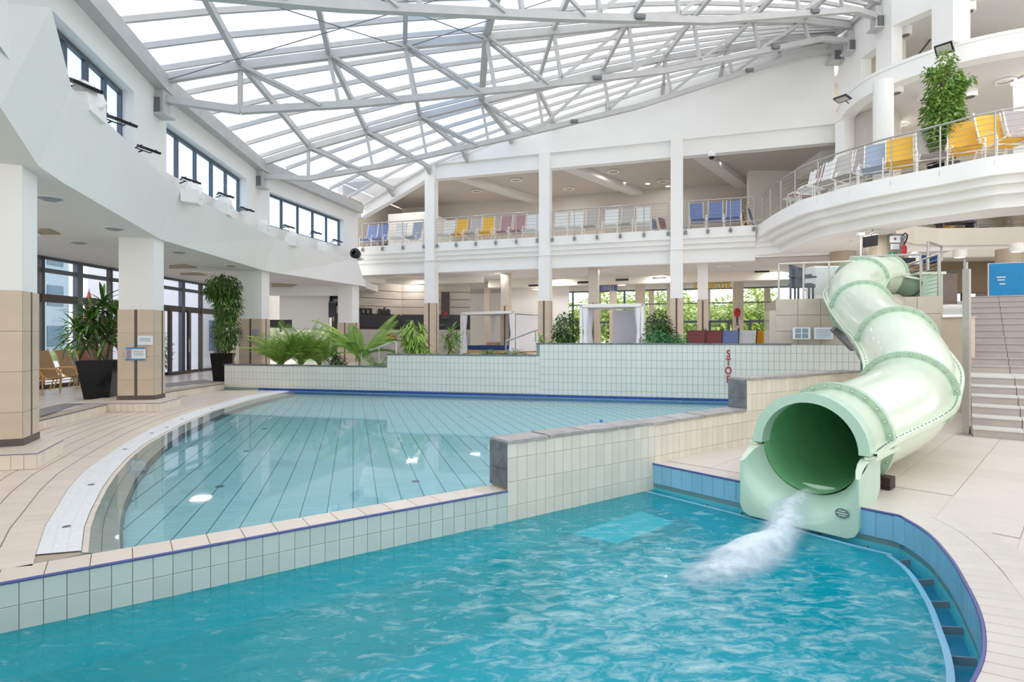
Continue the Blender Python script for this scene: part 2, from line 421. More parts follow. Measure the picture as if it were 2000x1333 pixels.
# right pool edge: blue tiled face, overflow lip, ring tiles
edge = thing('overflow_edge_wall', 'light blue tiled pool edge wall with cobalt line and overflow channel', 'pool edge', (3.2, 4.5, 0))
q = []; Lr = plen(RE); n = int(Lr / .14)
vis_n = [i for i in range(n) if poly_at(RE, i * .14).y > 2.3]
for i in vis_n:
    a, b = poly_at(RE, i * .14), poly_at(RE, (i + 1) * .14)
    if in_notch(a, .46) or in_notch(b, .46): continue
    q.append([V((a.x, a.y, -.25)), V((b.x, b.y, -.25)), V((b.x, b.y, -.012)), V((a.x, a.y, -.012))])
tiles(edge, q, .008, bluet, gap=.004)
nz_ = [v2(p) for p in offset(RE, -.008)]
MB().tube([(p.x, p.y, -.006) for p in nz_[:2] + [OR2 - ed2 * .5 + ax2 * .045]], .012, 6).build('cobalt_nosing', cobalt, edge)
MB().tube([(p.x, p.y, -.006) for p in [OR2 + ed2 * .5 + ax2 * .04] + nz_[2:]], .012, 6).build('cobalt_nosing', cobalt, edge)
ch = MB(); l0 = offset(RE, .01); l1 = offset(RE, -.13)
for a, b, c, d in zip(l0[:-1], l0[1:], l1[1:], l1[:-1]): ch.quad((a.x, a.y, -.42), (b.x, b.y, -.42), (c.x, c.y, -.42), (d.x, d.y, -.42))
ch.build('overflow_channel', mat('channel_blue', '#1d86a8', .3, noise=.1), edge)
lp = MB(); l2 = offset(RE, -.17)
lp.prism([*l1, *reversed(l2)], -1.4, -.325); lp.build('overflow_lip', bluet, edge)
for k in range(14):
    s_ = .35 + k * .42; p = poly_at(RE, s_); p2 = poly_at(RE, s_ + .02); t_ = (p2 - p).normalized(); nv = V((t_.y, -t_.x))
    MB().beam((p.x, p.y, -.36), (p.x + nv.x * .13, p.y + nv.y * .13, -.385), .01, .05).build('channel_joint', greypanel, edge)
ring = thing('ring_paving', 'pale rectangular tiles laid in a double ring round the pool curve', 'paving', (3.3, 3.5, 0))
q = []; r1 = RE1s; o1 = offset(r1, .25); o2 = offset(r1, .5); L1 = plen(r1); n = int(L1 / .125)
for i in range(n):
    if poly_at(r1, i * .125).y < 2.0: continue
    for A, B in ((r1, o1), (o1, o2)):
        la, lb = plen(A) / L1, plen(B) / L1
        a, b = poly_at(A, i * .125 * la), poly_at(A, (i + 1) * .125 * la); c, d = poly_at(B, (i + 1) * .125 * lb), poly_at(B, i * .125 * lb)
        q.append([V((a.x, a.y, -.010)), V((b.x, b.y, -.010)), V((c.x, c.y, -.010)), V((d.x, d.y, -.010))])
r0 = RE[:4]; oo = offset(r0, .2); L0 = plen(r0)
for i in range(int(L0 / .25)):
    a, b = poly_at(r0, i * .25), poly_at(r0, (i + 1) * .25); c, d = poly_at(oo, (i + 1) * .25), poly_at(oo, i * .25)
    if any(in_notch(p, .5) for p in (a, b, c, d)): continue
    q.append([V((a.x, a.y, -.010)), V((b.x, b.y, -.010)), V((c.x, c.y, -.010)), V((d.x, d.y, -.010))])
tiles(ring, q, .013, ringt, gap=.005)

# right deck
rd = MB(); rpoly = [(1.78, 7.25), (3.5, 8.57), (6.3, 10.4), (6.9, 13.9), (22, 13.9), (22, -3), (-6, -3), (-6, 1.9)] + list(reversed(REb))[:-1]
rd.prism([v2(p) for p in rpoly], -.3, -.012)
rdeck = struct('floor_deck', rd, bigt)
d1 = V((.7071, .7071)); d2 = V((-.716, .698)); d2 = V((-.7071, .7071)); q = []; T = .575
ro = offset(RE, .03); pool_poly = [tuple(p) for p in ro] + [(-6, 2.5), (-.2, 6.1)]
org = V((4.05, 5.38))
div_poly = [(-9, 5.0), (1.2, 6.9), (1.9, 7.15), (3.5, 8.42), (6.3, 10.25), (6.3, 14), (-9, 14)]
for i in range(-12, 30):
    for j in range(-24, 24):
        pts = [org + d1 * (i * T) + d2 * (-j * T), org + d1 * ((i + 1) * T) + d2 * (-j * T), org + d1 * ((i + 1) * T) + d2 * (-(j - 1) * T), org + d1 * (i * T) + d2 * (-(j - 1) * T)]
        c = (pts[0] + pts[2]) / 2
        if not (0 < c.x < 14 and 0.3 < c.y < 13.5): continue
        if any(inpoly(p, pool_poly) for p in pts) or inpoly(c, div_poly): continue
        if any(in_notch(pts[0].lerp(pts[1], u).lerp(pts[3].lerp(pts[2], u), v), .5, 1.0) for u in (0, .25, .5, .75, 1) for v in (0, .25, .5, .75, 1)): continue
        q.append([V((p.x, p.y, -.011)) for p in pts])
tiles(rdeck, q, .010, bigt, gap=.006)

# upper shallow pool
p1 = V((-.267, .9637)); p2 = V((.9637, .267))
def curve(px): return [v2(W(a, b)) for a, b in px]
GO = curve([(66, 1100), (69, 1086), (88, 1028), (112, 990), (132, 956), (162, 922), (190, 902), (240, 868), (290, 840), (330, 822), (362, 809), (413, 793), (480, 774), (540, 764)])
GI = curve([(157, 1092), (158, 1080), (164, 1030), (176, 998), (200, 952), (220, 924), (248, 894), (280, 868), (320, 846), (352, 829), (413, 803), (490, 780), (548, 767.5)])
EC = curve([(228, 1080), (227, 1068), (227, 1010), (236, 974), (256, 932), (288, 890), (320, 862), (352, 841), (400, 818), (438, 801), (500, 782), (556, 769)])
def wcurve(C):
    L_ = sorted((p.dot(p1), p.dot(p2)) for p in C)
    def f(s):
        if s <= L_[0][0]: a, b = L_[0], L_[1]
        elif s >= L_[-1][0]: a, b = L_[-2], L_[-1]
        else:
            for a, b in zip(L_[:-1], L_[1:]):
                if a[0] <= s <= b[0]: break
        return a[1] + (b[1] - a[1]) * (s - a[0]) / max(1e-6, b[0] - a[0])
    return f
wo, wii, we = wcurve(GO), wcurve(GI), wcurve(EC)
def SW(s, w, z): p = p1 * s + p2 * w; return V((p.x, p.y, z))
def bwy(x): return 15.36 - .2386 * x
lb = MB(); lpoly = [(-7.0, 3.0), (-6.5, 2.2), (-5.5, 2.6)] + [wi[1] - V((.6, .4))] + GI[:] + [(-8.9, 17.55), (-8.9, 15), (-8.65, 12.5), (-8.05, 9.7), (-7.3, 6.5)]
lb.prism([v2(p) for p in lpoly], -.3, -.014); ldeck = struct('floor_left_deck', lb, grout)
q = []; s = 3.0
cop_in = lambda x: (WLi[0].y + (x - WLi[0].x) * (WLi[-1].y - WLi[0].y) / (WLi[-1].x - WLi[0].x))
while s < 18.6:
    for j in range(26):
        a = SW(s, wo(s) - j * .25, -.012); b = SW(s, wo(s) - (j + 1) * .25, -.012); c = SW(s + .125, wo(s + .125) - (j + 1) * .25, -.012); d = SW(s + .125, wo(s + .125) - j * .25, -.012)
        cc = (a + c) / 2
        if not inpoly(cc, [(-7.9, 1), *[(-7.3, 6.5), (-8.05, 9.7), (-8.65, 12.5), (-8.9, 15), (-8.85, 17.4), (-6, 16.8)], (-1, 6), (-1, 1)]): continue
        if cc.y < cop_in(cc.x) + .02 or (c - b).length > .6: continue
        q.append([b, a, d, c])
    s += .125
tiles(ldeck, q, .012, deckt, gap=.005)
jl = MB(); jd = mat('deck_joint', '#8a7466', .9, noise=.1)
for j in range(1, 18):
    s = 3.0
    while s < 17:
        a, b = SW(s, wo(s) - j * .25, .0005), SW(s + .125, wo(s + .125) - j * .25, .0005); c = (a + b) / 2
        if c.y > cop_in(c.x) + .03 and c.y > 1 and inpoly(c, [(-7.9, 1), (-7.3, 6.5), (-8.05, 9.7), (-8.65, 12.5), (-8.9, 15), (-8.85, 17.4), (-6, 16.8), (-1, 6), (-1, 1)]): jl.beam(a, b, .005, .002)
        s += .125
jl.build('joint_lines', jd, ldeck, kind='stuff')
# gutter
gt = thing('overflow_gutter', 'curved white grated gutter sweeping round the shallow pool', 'gutter', (-4.5, 8, 0))
m = MB(); ss = 3.9; sl = MB()
g0 = min(p.dot(p1) for p in GO)
pts = []; s = 3.2
while s < 18.5: pts.append(s); s += .1
rows = [(SW(s, wo(s), -.003), SW(s, wii(s), -.003)) for s in pts if SW(s, wii(s), 0).y > cop_in(SW(s, wii(s), 0).x) + .03 and SW(s, wo(s), 0).y > cop_in(SW(s, wo(s), 0).x) + .0]
m.loft([[a, b] for a, b in rows], False); m.build('channel_bed', gutter, gt)
for (a, b), (c, d) in zip(rows[:-1], rows[1:]):
    k = 3
    for j in range(k):
        u0, u1 = j / k + .02, (j + 1) / k - .02
        A, B, C_, D_ = a.lerp(b, u0), a.lerp(b, u1), c.lerp(d, u1), c.lerp(d, u0)
        A, D_ = A.lerp(D_, .06), D_.lerp(A, .06); B, C_ = B.lerp(C_, .06), C_.lerp(B, .06)
        sl.slab([A, B, C_, D_], (0, 0, .006))
sl.build('grating', gutter, gt, kind='stuff')
for (px, py) in [(130, 1029), (178, 947), (244, 878), (297, 846.5), (326, 835), (355, 819), (413, 798)]:
    p = W(px, py, .004); MB().lathe([(.001, .003), (.028, .003), (.032, 0)], p, 12).build('drain_cap', dsteel, gt)
# sloping beige strip
bs = thing('beach_strip', 'beige tiled strip sloping under the shallow water beside the white gutter', 'paving', (-4, 8, -.1))
m = MB(); m.loft([[SW(s, wii(s), -.016), SW(s, we(s) + .03, -.075), SW(s, we(s) + .03, -.2)] for s in pts if SW(s, we(s), 0).y > cop_in(SW(s, we(s), 0).x) - .15], False); m.build('bed', grout, bs)
q = []; s = 3.6
while s < 17.9:
    for k in range(2):
        f0, f1 = k / 2, (k + 1) / 2
        def P(s, f): a = SW(s, wii(s), -.013); b = SW(s, we(s) + .03, -.07); return a.lerp(b, f)
        a, b, c, d = P(s, f0), P(s, f1), P(s + .125, f1), P(s + .125, f0)
        if ((a + c) / 2).y > cop_in(((a + c) / 2).x) + .02 and (b - a).length > .04: q.append([a, b, c, d])
    s += .125
tiles(bs, q, .010, deckt, gap=.005)
MB().tube([SW(s, we(s) + .035, -.068) for s in pts if SW(s, we(s), 0).y > cop_in(SW(s, we(s), 0).x)], .014, 5).build('dark_edge_line', slate, bs)
# floor of the shallow pool
pf = MB(); fpoly = [(p.x, p.y) for p in WLi[1:]] + [(p.x, p.y) for p in offset(WD, .27)[1:]] + [(6.2, 10.7), (8.0, 13.6), (-7.8, 17.3)] + [(p.x, p.y) for p in reversed(EC[1:])]
pf.prism([v2(p) for p in fpoly], -.6, -.155); sfl = struct('floor_shallow_pool', pf, mat('pool_grout', '#5f9fa8', .8, noise=.1))
q = []
s = 4.0
while s < 18:
    e0 = we(s) + .04
    j0 = math.floor(min(e0, we(s + .125)) / .25)
    for j in range(j0, 60):
        w0 = max(j * .25, e0); w1 = (j + 1) * .25
        if w1 - w0 < .03: continue
        w0b = max(j * .25, we(s + .125) + .04)
        if w1 - w0b < .02: w0b = w1 - .02
        a, b, c, d = SW(s, w0, -.155), SW(s, w1, -.155), SW(s + .125, w1, -.155), SW(s + .125, w0b, -.155); cc = (a + c) / 2
        if not inpoly(cc, fpoly): continue
        q.append([a, b, c, d])
    s += .125
tiles(sfl, q, .010, poolt, gap=.006)
jl = MB(); jm = mat('joint_dark', '#3d7b86', .8, noise=.1)
for j in range(-60, 60):
    s = 4.0
    while s < 17.5:
        if j * .25 > we(s) + .05:
            a, b = SW(s, j * .25, -.143), SW(s + .25, j * .25, -.143); c = (a + b) / 2
            if inpoly(c, fpoly): jl.beam(a, b, .007, .003)
        s += .25
jl.build('joint_lines', jm, sfl, kind='stuff')
for (px, py) in [(429, 951), (481, 882), (516, 838), (812, 941), (917, 816)]:
    MB().lathe([(.001, .006), (.045, .006), (.05, 0)], W(px, py, -.145), 12).build('floor_nozzle', dsteel, sfl)
tag(MB().ball(W(1174, 823, -.01), .035, 8).build('pool_toy', mat('toy_blue', '#1b8fd0', .4, noise=.05)), 'tiny bright blue object floating in the shallow pool', 'toy')

# back pool wall, stepped
bwall = thing('stepped_pool_wall', 'long pale tiled wall stepping up in three levels behind the shallow pool', 'wall', (0, 15.3, 0))
bd = V((.9727, -.2321, 0)); bn = V((.2321, .9727, 0))
def BP(x, off=0, z=0): return V((x, bwy(x), z)) + bn * off
steps = [(-8.75, -3.54, .75), (-3.54, .65, 1.10), (.65, 8.04, 1.42)]
for x0, x1, z1 in steps:
    a, b = BP(x0), BP(x1); c, d = BP(x1, .3), BP(x0, .3)
    MB().prism([v2(a), v2(b), v2(c), v2(d)], -.5, z1 - .02).build('core', ggrout, bwall)
    a, b, c, d = BP(x0 - .02, -.02), BP(x1 + .0, -.02), BP(x1 + .0, .32), BP(x0 - .02, .32)
    if x1 > 7: b, c = BP(6.7, -.02), BP(6.7, .32)
    MB().prism([v2(a), v2(b), v2(c), v2(d)], z1 - .02, z1 + .012).build('slate_capping', slate, bwall)
q = []; x = -8.75
dx = .125 * .9727
while x < 8.03:
    z1 = [s_[2] for s_ in steps if s_[0] - 1e-6 <= x < s_[1]][0] if x < 8.04 else 1.42
    z = z1 - .02
    while z > .09:
        zb = max(z - .2, .07)
        q.append([BP(x, -.0, zb), BP(x + dx, -.0, zb), BP(x + dx, -.0, z), BP(x, -.0, z)]); z -= .2
    x += dx
tiles(bwall, q, .007, backt, limit=0, gap=.006)
q = []; x = -7.6
while x < 5.4:
    q.append([BP(x, 0, 0), BP(x + .18, 0, 0), BP(x + .18, 0, .065), BP(x, 0, .065)]); x += .18
tiles(bwall, q, .012, navyt, name='navy_tile', gap=.008)
q = []; x = -7.6
while x < 5.4:
    q.append([BP(x, 0, -.155), BP(x + .18, 0, -.155), BP(x + .18, 0, -.002), BP(x, 0, -.002)]); x += .18
tiles(bwall, q, .010, bluet, limit=0, gap=.008, rest='underwater_band')
ca = BP(8.04); MB().prism([v2(ca), v2(ca) + V((.35, -.1)), v2(BP(8.04, .3)) + V((.35, -.1)), v2(BP(8.04, .3))], -.01, 1.42).build('end_slab', slate, bwall)
# STOP lettering
z = 1.6 - (691 - HY) * 14.09 / F
for ch_, yy in zip('STOP', (691, 707.5, 724, 741)):
    zz = 1.6 - (yy - HY) * 14.09 / F; xx = (1422.5 - 1000) / F * 14.09; p = BP(xx, -.02, zz - .09)
    tag(text('letter', ch_, .26, p, (PI / 2, 0, math.atan2(bd.y, bd.x)), mat('red_letter', '#a8243a', .5, noise=.1) if 'red_letter' not in MATS else MATS['red_letter'], bwall, sx=.75, bold=.004))

# left raised platform
pl = MB(); ppoly = [(-7.3, 6.5), (-8.05, 9.7), (-8.65, 12.5), (-8.9, 15), (-8.75, 17.6), (-8.75, 29), (-13, 29), (-13, 3), (-6.8, 3)]
pl.prism([v2(p) for p in ppoly], -.3, .158); plat = struct('floor_platform', pl, grout)
q = []; xx = -12.9
while xx < -6.9:
    yy = 5.5
    while yy < 26:
        pts = [V((xx, yy, .158)), V((xx + .6, yy, .158)), V((xx + .6, yy + .6, .158)), V((xx, yy + .6, .158))]
        if all(inpoly(p, ppoly) for p in pts): q.append(pts)
        yy += .6
    xx += .6
tiles(plat, q, .012, platt, gap=.006)
q = []; rl = [V(p) for p in ppoly[:5]]; L_ = plen(rl); n = int(L_ / .15)
for i in range(n):
    b, a = poly_at(rl, L_ * i / n), poly_at(rl, L_ * (i + 1) / n)
    q.append([V((b.x, b.y, -.01)), V((a.x, a.y, -.01)), V((a.x, a.y, .158)), V((b.x, b.y, .158))])
tiles(plat, q, .010, wallt, name='riser_tile', gap=.005)
MB().tube([(p.x + .01, p.y, .165) for p in rl], .012, 5).build('nosing_strip', slate, plat)
mt_ = mat('grey_mat', '#8f8b8a', .9, noise=.2, nscale=80, bump=.5, bscale=150)
for k, (pp, lab) in enumerate(([[(78, 815), (150, 792), (208, 785), (120, 782 + 8), (78, 800)], 'long grey mat on the platform between the two nearest pillars'], [[(323, 757), (420, 747), (400, 742), (323, 750)], 'grey mat on the platform in front of the glass doors'])):
    P = [W(a, b, .171) for a, b in pp]; m = MB(); m.prism([v2(p) for p in P], .1705, .182); tag(m.build('floor_mat', mt_), lab, 'mat')

# column maker
def column(name, label, c, fd, sd, wf, ws, zb, zt, ztile, zones=True, plinth=None, fstrip=.5, sstrip=.5, sw=.06):
    c = v2(c); fd = v2(fd).normalized(); sd = v2(sd).normalized()
    o = thing(name, label, 'column', (c.x, c.y, zb))
    def rect(g): # grown rectangle
        return [c - fd * g - sd * g, c + fd * (wf + g) - sd * g, c + fd * (wf + g) + sd * (ws + g), c - fd * g + sd * (ws + g)]
    MB().prism(rect(-.012), zb, zt).build('shaft', white, o)
    MB().prism(rect(-.006), zb, ztile).build('cladding_bed', grout, o)
    # cladding tiles on the four faces
    corners = rect(0); q = []; zz = [ztile]
    while zz[-1] - .52 > zb + .1: zz.append(zz[-1] - .52)
    zz.append(zb + .09)
    st = []
    for k in range(4):
        a, b = corners[k], corners[(k + 1) % 4]
        fr = fstrip if k in (0, 2) else sstrip
        L_ = (b - a).length; e1 = fr - sw / 2 / L_; e2 = fr + sw / 2 / L_
        nrm = (b - a).normalized(); nrm = V((nrm.y, -nrm.x)); cen = (corners[0] + corners[2]) / 2
        flip = (a - cen).dot(nrm) < 0
        for u0, u1 in ((0, e1), (e2, 1)):
            A, B = a.lerp(b, u0), a.lerp(b, u1)
            if flip: A, B = B, A
            for z1, z0 in zip(zz[:-1], zz[1:]): q.append([V((A.x, A.y, z0)), V((B.x, B.y, z0)), V((B.x, B.y, z1)), V((A.x, A.y, z1))])
        st.append(((a.lerp(b, fr)), -nrm if flip else nrm))
    tiles(o, q, .008, beige, name='cladding_tile', gap=.004, limit=60)
    for p, nrm in st:
        MB().beam((p.x, p.y, zb + .09), (p.x, p.y, ztile), sw, sw if abs(nrm.x) > .7 else sw, V((nrm.x, nrm.y, 0))).build('vertical_strip', strip, o) if 0 else \
        MB().slab([V((p.x, p.y, zb + .09)) + V((-nrm.y, nrm.x, 0)) * sw / 2, V((p.x, p.y, zb + .09)) - V((-nrm.y, nrm.x, 0)) * sw / 2,
                   V((p.x, p.y, ztile)) - V((-nrm.y, nrm.x, 0)) * sw / 2, V((p.x, p.y, ztile)) + V((-nrm.y, nrm.x, 0)) * sw / 2], (nrm.x * .007, nrm.y * .007, 0)).build('vertical_strip', strip, o)
    MB().prism(rect(.012), zb, zb + .09).build('skirting', strip, o)
    return o
# plinths
def plinth(poly, label):
    poly = [v2(p) for p in poly]; cx = sum(p.x for p in poly) / len(poly); cy = sum(p.y for p in poly) / len(poly)
    o = thing('column_plinth', label, 'plinth', (cx, cy, 0))
    MB().prism(poly, -.01, .188).build('core', grout, o)
    MB().prism([p + (p - V((cx, cy))).normalized() * .012 for p in poly], .188, .2).build('top_slab', deckt, o)
    q = []
    for a, b in zip(poly, poly[1:] + poly[:1]):
        L_ = (b - a).length; n = max(1, int(L_ / .125))
        for i in range(n):
            A, B = a.lerp(b, i / n), a.lerp(b, (i + 1) / n); q.append([V((A.x, A.y, 0)), V((B.x, B.y, 0)), V((B.x, B.y, .188)), V((A.x, A.y, .188))])
    tiles(o, q, .008, wallt, gap=.005)
    e = MB()
    for a, b in zip(poly, poly[1:] + poly[:1]): e.beam((a.x, a.y, .186), (b.x, b.y, .186), .03, .008)
    e.build('nosing_line', cobalt, o)
    return o
plinth([(-7.3, 6.55), (-5.74, 6.93), (-6.14, 7.83), (-6.9, 8.3), (-7.6, 8.2)], 'low tiled plinth under the nearest pillar on the left')
plinth([(-9.3, 12.05), (-7.49, 12.19), (-7.67, 13.25), (-8.6, 13.6), (-9.4, 13.5)], 'low tiled plinth under the second pillar, beside the palm pot')
column('square_pillar', 'nearest square pillar, white above and beige tiled below, at left edge', (-6.28, 7.36), (-.92, -.40), (-.40, .92), .9, .57, .2, 3.85, 2.19)
column('square_pillar', 'second square pillar, with a white notice and a blue sign', (-7.96, 12.75), (-.99, -.12), (-.12, .99), .75, .49, .2, 3.85, 2.2, sstrip=.25)
column('square_pillar', 'third square pillar, rising behind the lowest step of the pool wall', (-8.38, 19.2), (-.99, .12), (.12, .99), .81, .505, .17, 3.85, 2.2)
column('square_pillar', 'fourth pillar from the left, slim and white behind the palms', (-6.83, 24.5), (-.92, .4), (.4, .92), .79, .485, .17, 3.85, 2.2)
# notices on pillar 2 / 3
def plate(name, label, cat, px0, py0, px1, py1, d, m, th=.015, ang=0.0, group=None, parts=None):
    c = D((px0 + px1) / 2, (py0 + py1) / 2, d); w = (px1 - px0) * d / F; h = (py1 - py0) * d / F
    o = thing(name, label, cat, c, ang, group)
    MB().box((0, 0, 0), (w, th, h)).build('panel', m, o, world=False)
    for pn, x, z, ww, hh, mm in (parts or []):
        MB().box(((x) * w, -th / 2 - .002, z * h), (ww * w, .004, hh * h)).build(pn, mm, o, world=False)
    return o
paper = mat('paper_white', '#e9eef2', .6, noise=.03); skin_b = mat('print_blue', '#2f86c0', .5, noise=.1); printg = mat('print_grey', '#9aa5ae', .6, noise=.1)
a2 = math.atan2(-.12, -.99) + PI
plate('notice_sheet', 'small white notice sheet taped to the second pillar', 'notice', 270, 656, 298, 674, 12.68, paper, parts=[('text_line', 0, .2 - .14 * k, .7, .05, printg) for k in range(3)], ang=a2)
plate('wall_sign', 'blue and white printed sign on the second pillar with a small figure', 'sign', 247, 679, 283, 704, 12.66, paper, ang=a2,
      parts=[('top_band', 0, .44, 1, .12, skin_b), ('bottom_band', 0, -.44, 1, .12, skin_b), ('figure_patch', -.34, 0, .26, .72, mat('print_lilac', '#a58fa9', .6, noise=.3, nscale=30))] + [('text_line', .15, .2 - .15 * k, .5, .05, printg) for k in range(3)])
plate('wall_box', 'small grey metal box on the third pillar', 'control box', 493, 644, 504, 656, 19.1, greypanel, th=.06)

# water surfaces
def water(name, poly, z, m, label, parent=None, kind=None, sub=0):
    ar = sum(a[0] * b[1] - b[0] * a[1] for a, b in zip(poly, poly[1:] + poly[:1]))
    if ar < 0: poly = poly[::-1]
    me = MB(); me.add([(p[0], p[1], z) for p in poly], [tuple(range(len(poly)))])
    o = me.build(name, m); tag(o, label, 'water'); return o
def watermat(name, tint, body, dens, bumps, foam=False, rough=.03):
    m = bpy.data.materials.new(name); m.use_nodes = True; t = m.node_tree; t.nodes.clear(); N = t.nodes.new; Lk = t.links.new
    out = N('ShaderNodeOutputMaterial'); tr = N('ShaderNodeBsdfTransparent'); tr.inputs[0].default_value = lin(tint)
    df = N('ShaderNodeBsdfDiffuse'); df.inputs[0].default_value = lin(body); g = N('ShaderNodeBsdfGlossy'); g.inputs['Roughness'].default_value = rough
    co = N('ShaderNodeTexCoord'); mp = N('ShaderNodeMapping'); Lk(co.outputs['Object'], mp.inputs[0]); mp.inputs['Scale'].default_value = bumps[2]; mp.inputs['Rotation'].default_value = (0, 0, .6)
    nz = N('ShaderNodeTexNoise'); nz.inputs['Scale'].default_value = bumps[0]; nz.inputs['Detail'].default_value = 5; nz.inputs['Distortion'].default_value = .6; Lk(mp.outputs[0], nz.inputs['Vector'])
    bp = N('ShaderNodeBump'); bp.inputs['Strength'].default_value = bumps[1]; bp.inputs['Distance'].default_value = .05; Lk(nz.outputs[0], bp.inputs['Height'])
    fr = N('ShaderNodeFresnel'); fr.inputs[0].default_value = 1.33
    for x in (fr, g): Lk(bp.outputs[0], x.inputs['Normal'])
    m1 = N('ShaderNodeMixShader'); m1.inputs[0].default_value = dens; Lk(tr.outputs[0], m1.inputs[1]); Lk(df.outputs[0], m1.inputs[2])
    last = m1.outputs[0]
    if foam:
        # foam: streaks gathered round where the slide water lands
        sx = N('ShaderNodeVectorMath'); sx.operation = 'DISTANCE'; Lk(co.outputs['Object'], sx.inputs[0]); sx.inputs[1].default_value = (1.1, 4.1, -.33)
        mr = N('ShaderNodeMapRange'); Lk(sx.outputs['Value'], mr.inputs[0]); mr.inputs['From Min'].default_value = .1; mr.inputs['From Max'].default_value = 2.9; mr.inputs['To Min'].default_value = .17; mr.inputs['To Max'].default_value = .0
        n2 = N('ShaderNodeTexNoise'); n2.inputs['Scale'].default_value = 3.6; n2.inputs['Detail'].default_value = 10; n2.inputs['Roughness'].default_value = .72; n2.inputs['Distortion'].default_value = .7
        mp2 = N('ShaderNodeMapping'); mp2.inputs['Rotation'].default_value = (0, 0, -.45); mp2.inputs['Scale'].default_value = (1.3, 2.6, 1); Lk(co.outputs['Object'], mp2.inputs[0]); Lk(mp2.outputs[0], n2.inputs['Vector'])
        ad = N('ShaderNodeMath'); ad.operation = 'ADD'; Lk(n2.outputs[0], ad.inputs[0]); Lk(mr.outputs[0], ad.inputs[1])
        cr_ = N('ShaderNodeValToRGB'); cr_.color_ramp.elements[0].position = .58; cr_.color_ramp.elements[0].color = (0, 0, 0, 1); cr_.color_ramp.elements[1].position = 1.0; cr_.color_ramp.elements[1].color = (.8, .8, .8, 1)
        Lk(ad.outputs[0], cr_.inputs[0])
        fd = N('ShaderNodeBsdfDiffuse'); fd.inputs[0].default_value = lin('#eef6f6')
        m3 = N('ShaderNodeMixShader'); Lk(cr_.outputs[0], m3.inputs[0]); Lk(last, m3.inputs[1]); Lk(fd.outputs[0], m3.inputs[2]); last = m3.outputs[0]
    m2 = N('ShaderNodeMixShader'); Lk(fr.outputs[0], m2.inputs[0]); Lk(last, m2.inputs[1]); Lk(g.outputs[0], m2.inputs[2]); Lk(m2.outputs[0], out.inputs[0])
    return m
wsh = watermat('shallow_water', '#f4fdfd', '#b8eef0', .08, (1.2, .012, (1, 1, 1)))
wdp = watermat('deep_water', '#8aeaf0', '#12cddd', .38, (3.0, .35, (1, 2.2, 1)), foam=True)
water('water_surface', [(p.x, p.y) for p in WLi[1:]] + [(p.x, p.y) for p in offset(WD, .28)[1:]] + [(6.1, 10.7), (6.4, 13.83), (-7.4, 17.12)] + [(p.x, p.y) for p in reversed(GI[1:])], -.013, wsh, 'clear still water of the shallow upper pool')
WO = offset(WL + WD[1:2], -.006)
water('water_surface', [(p.x, p.y) for p in WO] + [(p.x, p.y) for p in offset(RE, -.15)[1:]], -.33, wdp, 'turquoise foaming water of the front pool')
# submerged step
sp_ = thing('submerged_platform', 'pale tiled underwater platform with navy border near the corner', 'pool step', W(1200, 1010, -.62))
A, B, C_, D_ = W(1098, 1037, -.34), W(1210, 1062, -.34), W(1345, 1012, -.34), W(1262, 986, -.34)
c = (A + B + C_ + D_) / 4
A, B, C_, D_ = [V((p.x, p.y)) for p in (A, B, C_, D_)]
MB().prism([A, B, C_, D_], -1.4, -.40).build('platform', mat('pale_platform', '#f4fcfb', .4, noise=.05, nscale=12), sp_)
def inset(P, k):
    cc = sum(P, V((0, 0))) / 4; return [p + (cc - p) * k for p in P]
for a, b in ((A, B), (B, C_), (C_, D_)):
    MB().beam((a.x, a.y, -.392), (b.x, b.y, -.392), .17, .02).build('navy_border', mat('navy_border', '#081b55', .4, noise=.3) if 'navy_border' not in MATS else MATS['navy_border'], sp_)

# ================================================================ LEFT SIDE: soffit, parapet, clerestory, glass front
FB = [(-2.5, .5), (-4.0, 3.4), (-4.89, 5.48)]
Bm = [W(75, 324, 3.8), W(123, 357, 3.8), W(313, 467.5, 3.8), W(347, 478, 3.8), W(517, 529, 3.8), W(544, 534, 3.8), W(715, 560, 3.8)]
Tm = [W(140, 172, 4.9), W(347, 371, 4.9), W(538, 466, 4.9), W(697, 506, 4.9)]
B0 = [V((-2.0, -1.0, 3.8)), V((-4.2, 3.6, 3.8)), W(0, 208, 3.8)]
fas = MB()
T_0 = V((-1.4, -1.0, 4.9)); T_1 = V((-3.6, 3.9, 4.9)); T_2 = V((-4.62, 5.75, 4.9))
def pan(*p): fas.add(p, [tuple(range(len(p)))])
pan(B0[0], B0[1], T_1, T_0); pan(B0[1], B0[2], T_2, T_1); pan(B0[2], Bm[0], Tm[0], T_2); pan(Bm[0], Bm[1], Tm[0])
pan(Bm[1], Bm[2], Tm[1], Tm[0]); pan(Bm[2], Bm[3], Tm[1]); pan(Bm[3], Bm[4], Tm[2], Tm[1]); pan(Bm[4], Bm[5], Tm[2]); pan(Bm[5], Bm[6], Tm[3], Tm[2])
tops = [T_0, T_1, T_2] + Tm; inn = [V((p.x - .16, p.y, p.z)) for p in tops]; low = [V((p.x - .3, p.y, 4.2)) for p in tops]
fas.loft([[a, b, c] for a, b, c in zip(tops, inn, low)], False)
struct('wall_left_parapet', fas, white)
bots = B0 + Bm
sf = MB(); sf.prism([v2(p) for p in bots] + [V((-6.6, 25.8)), V((-6.6, 29)), V((-13.2, 29)), V((-13.2, -1))], 3.8, 4.1); struct('ceiling_left', sf, soffit)
K = [V((-4.6, 1.8)), V((-6.9, 8.0)), V((-8.05, 13.0)), V((-8.55, 19.3)), V((-6.95, 25.9))]
wins = [(.45, .92), (.06, .76), (.065, .84), (.09, .82)]
wl = MB()
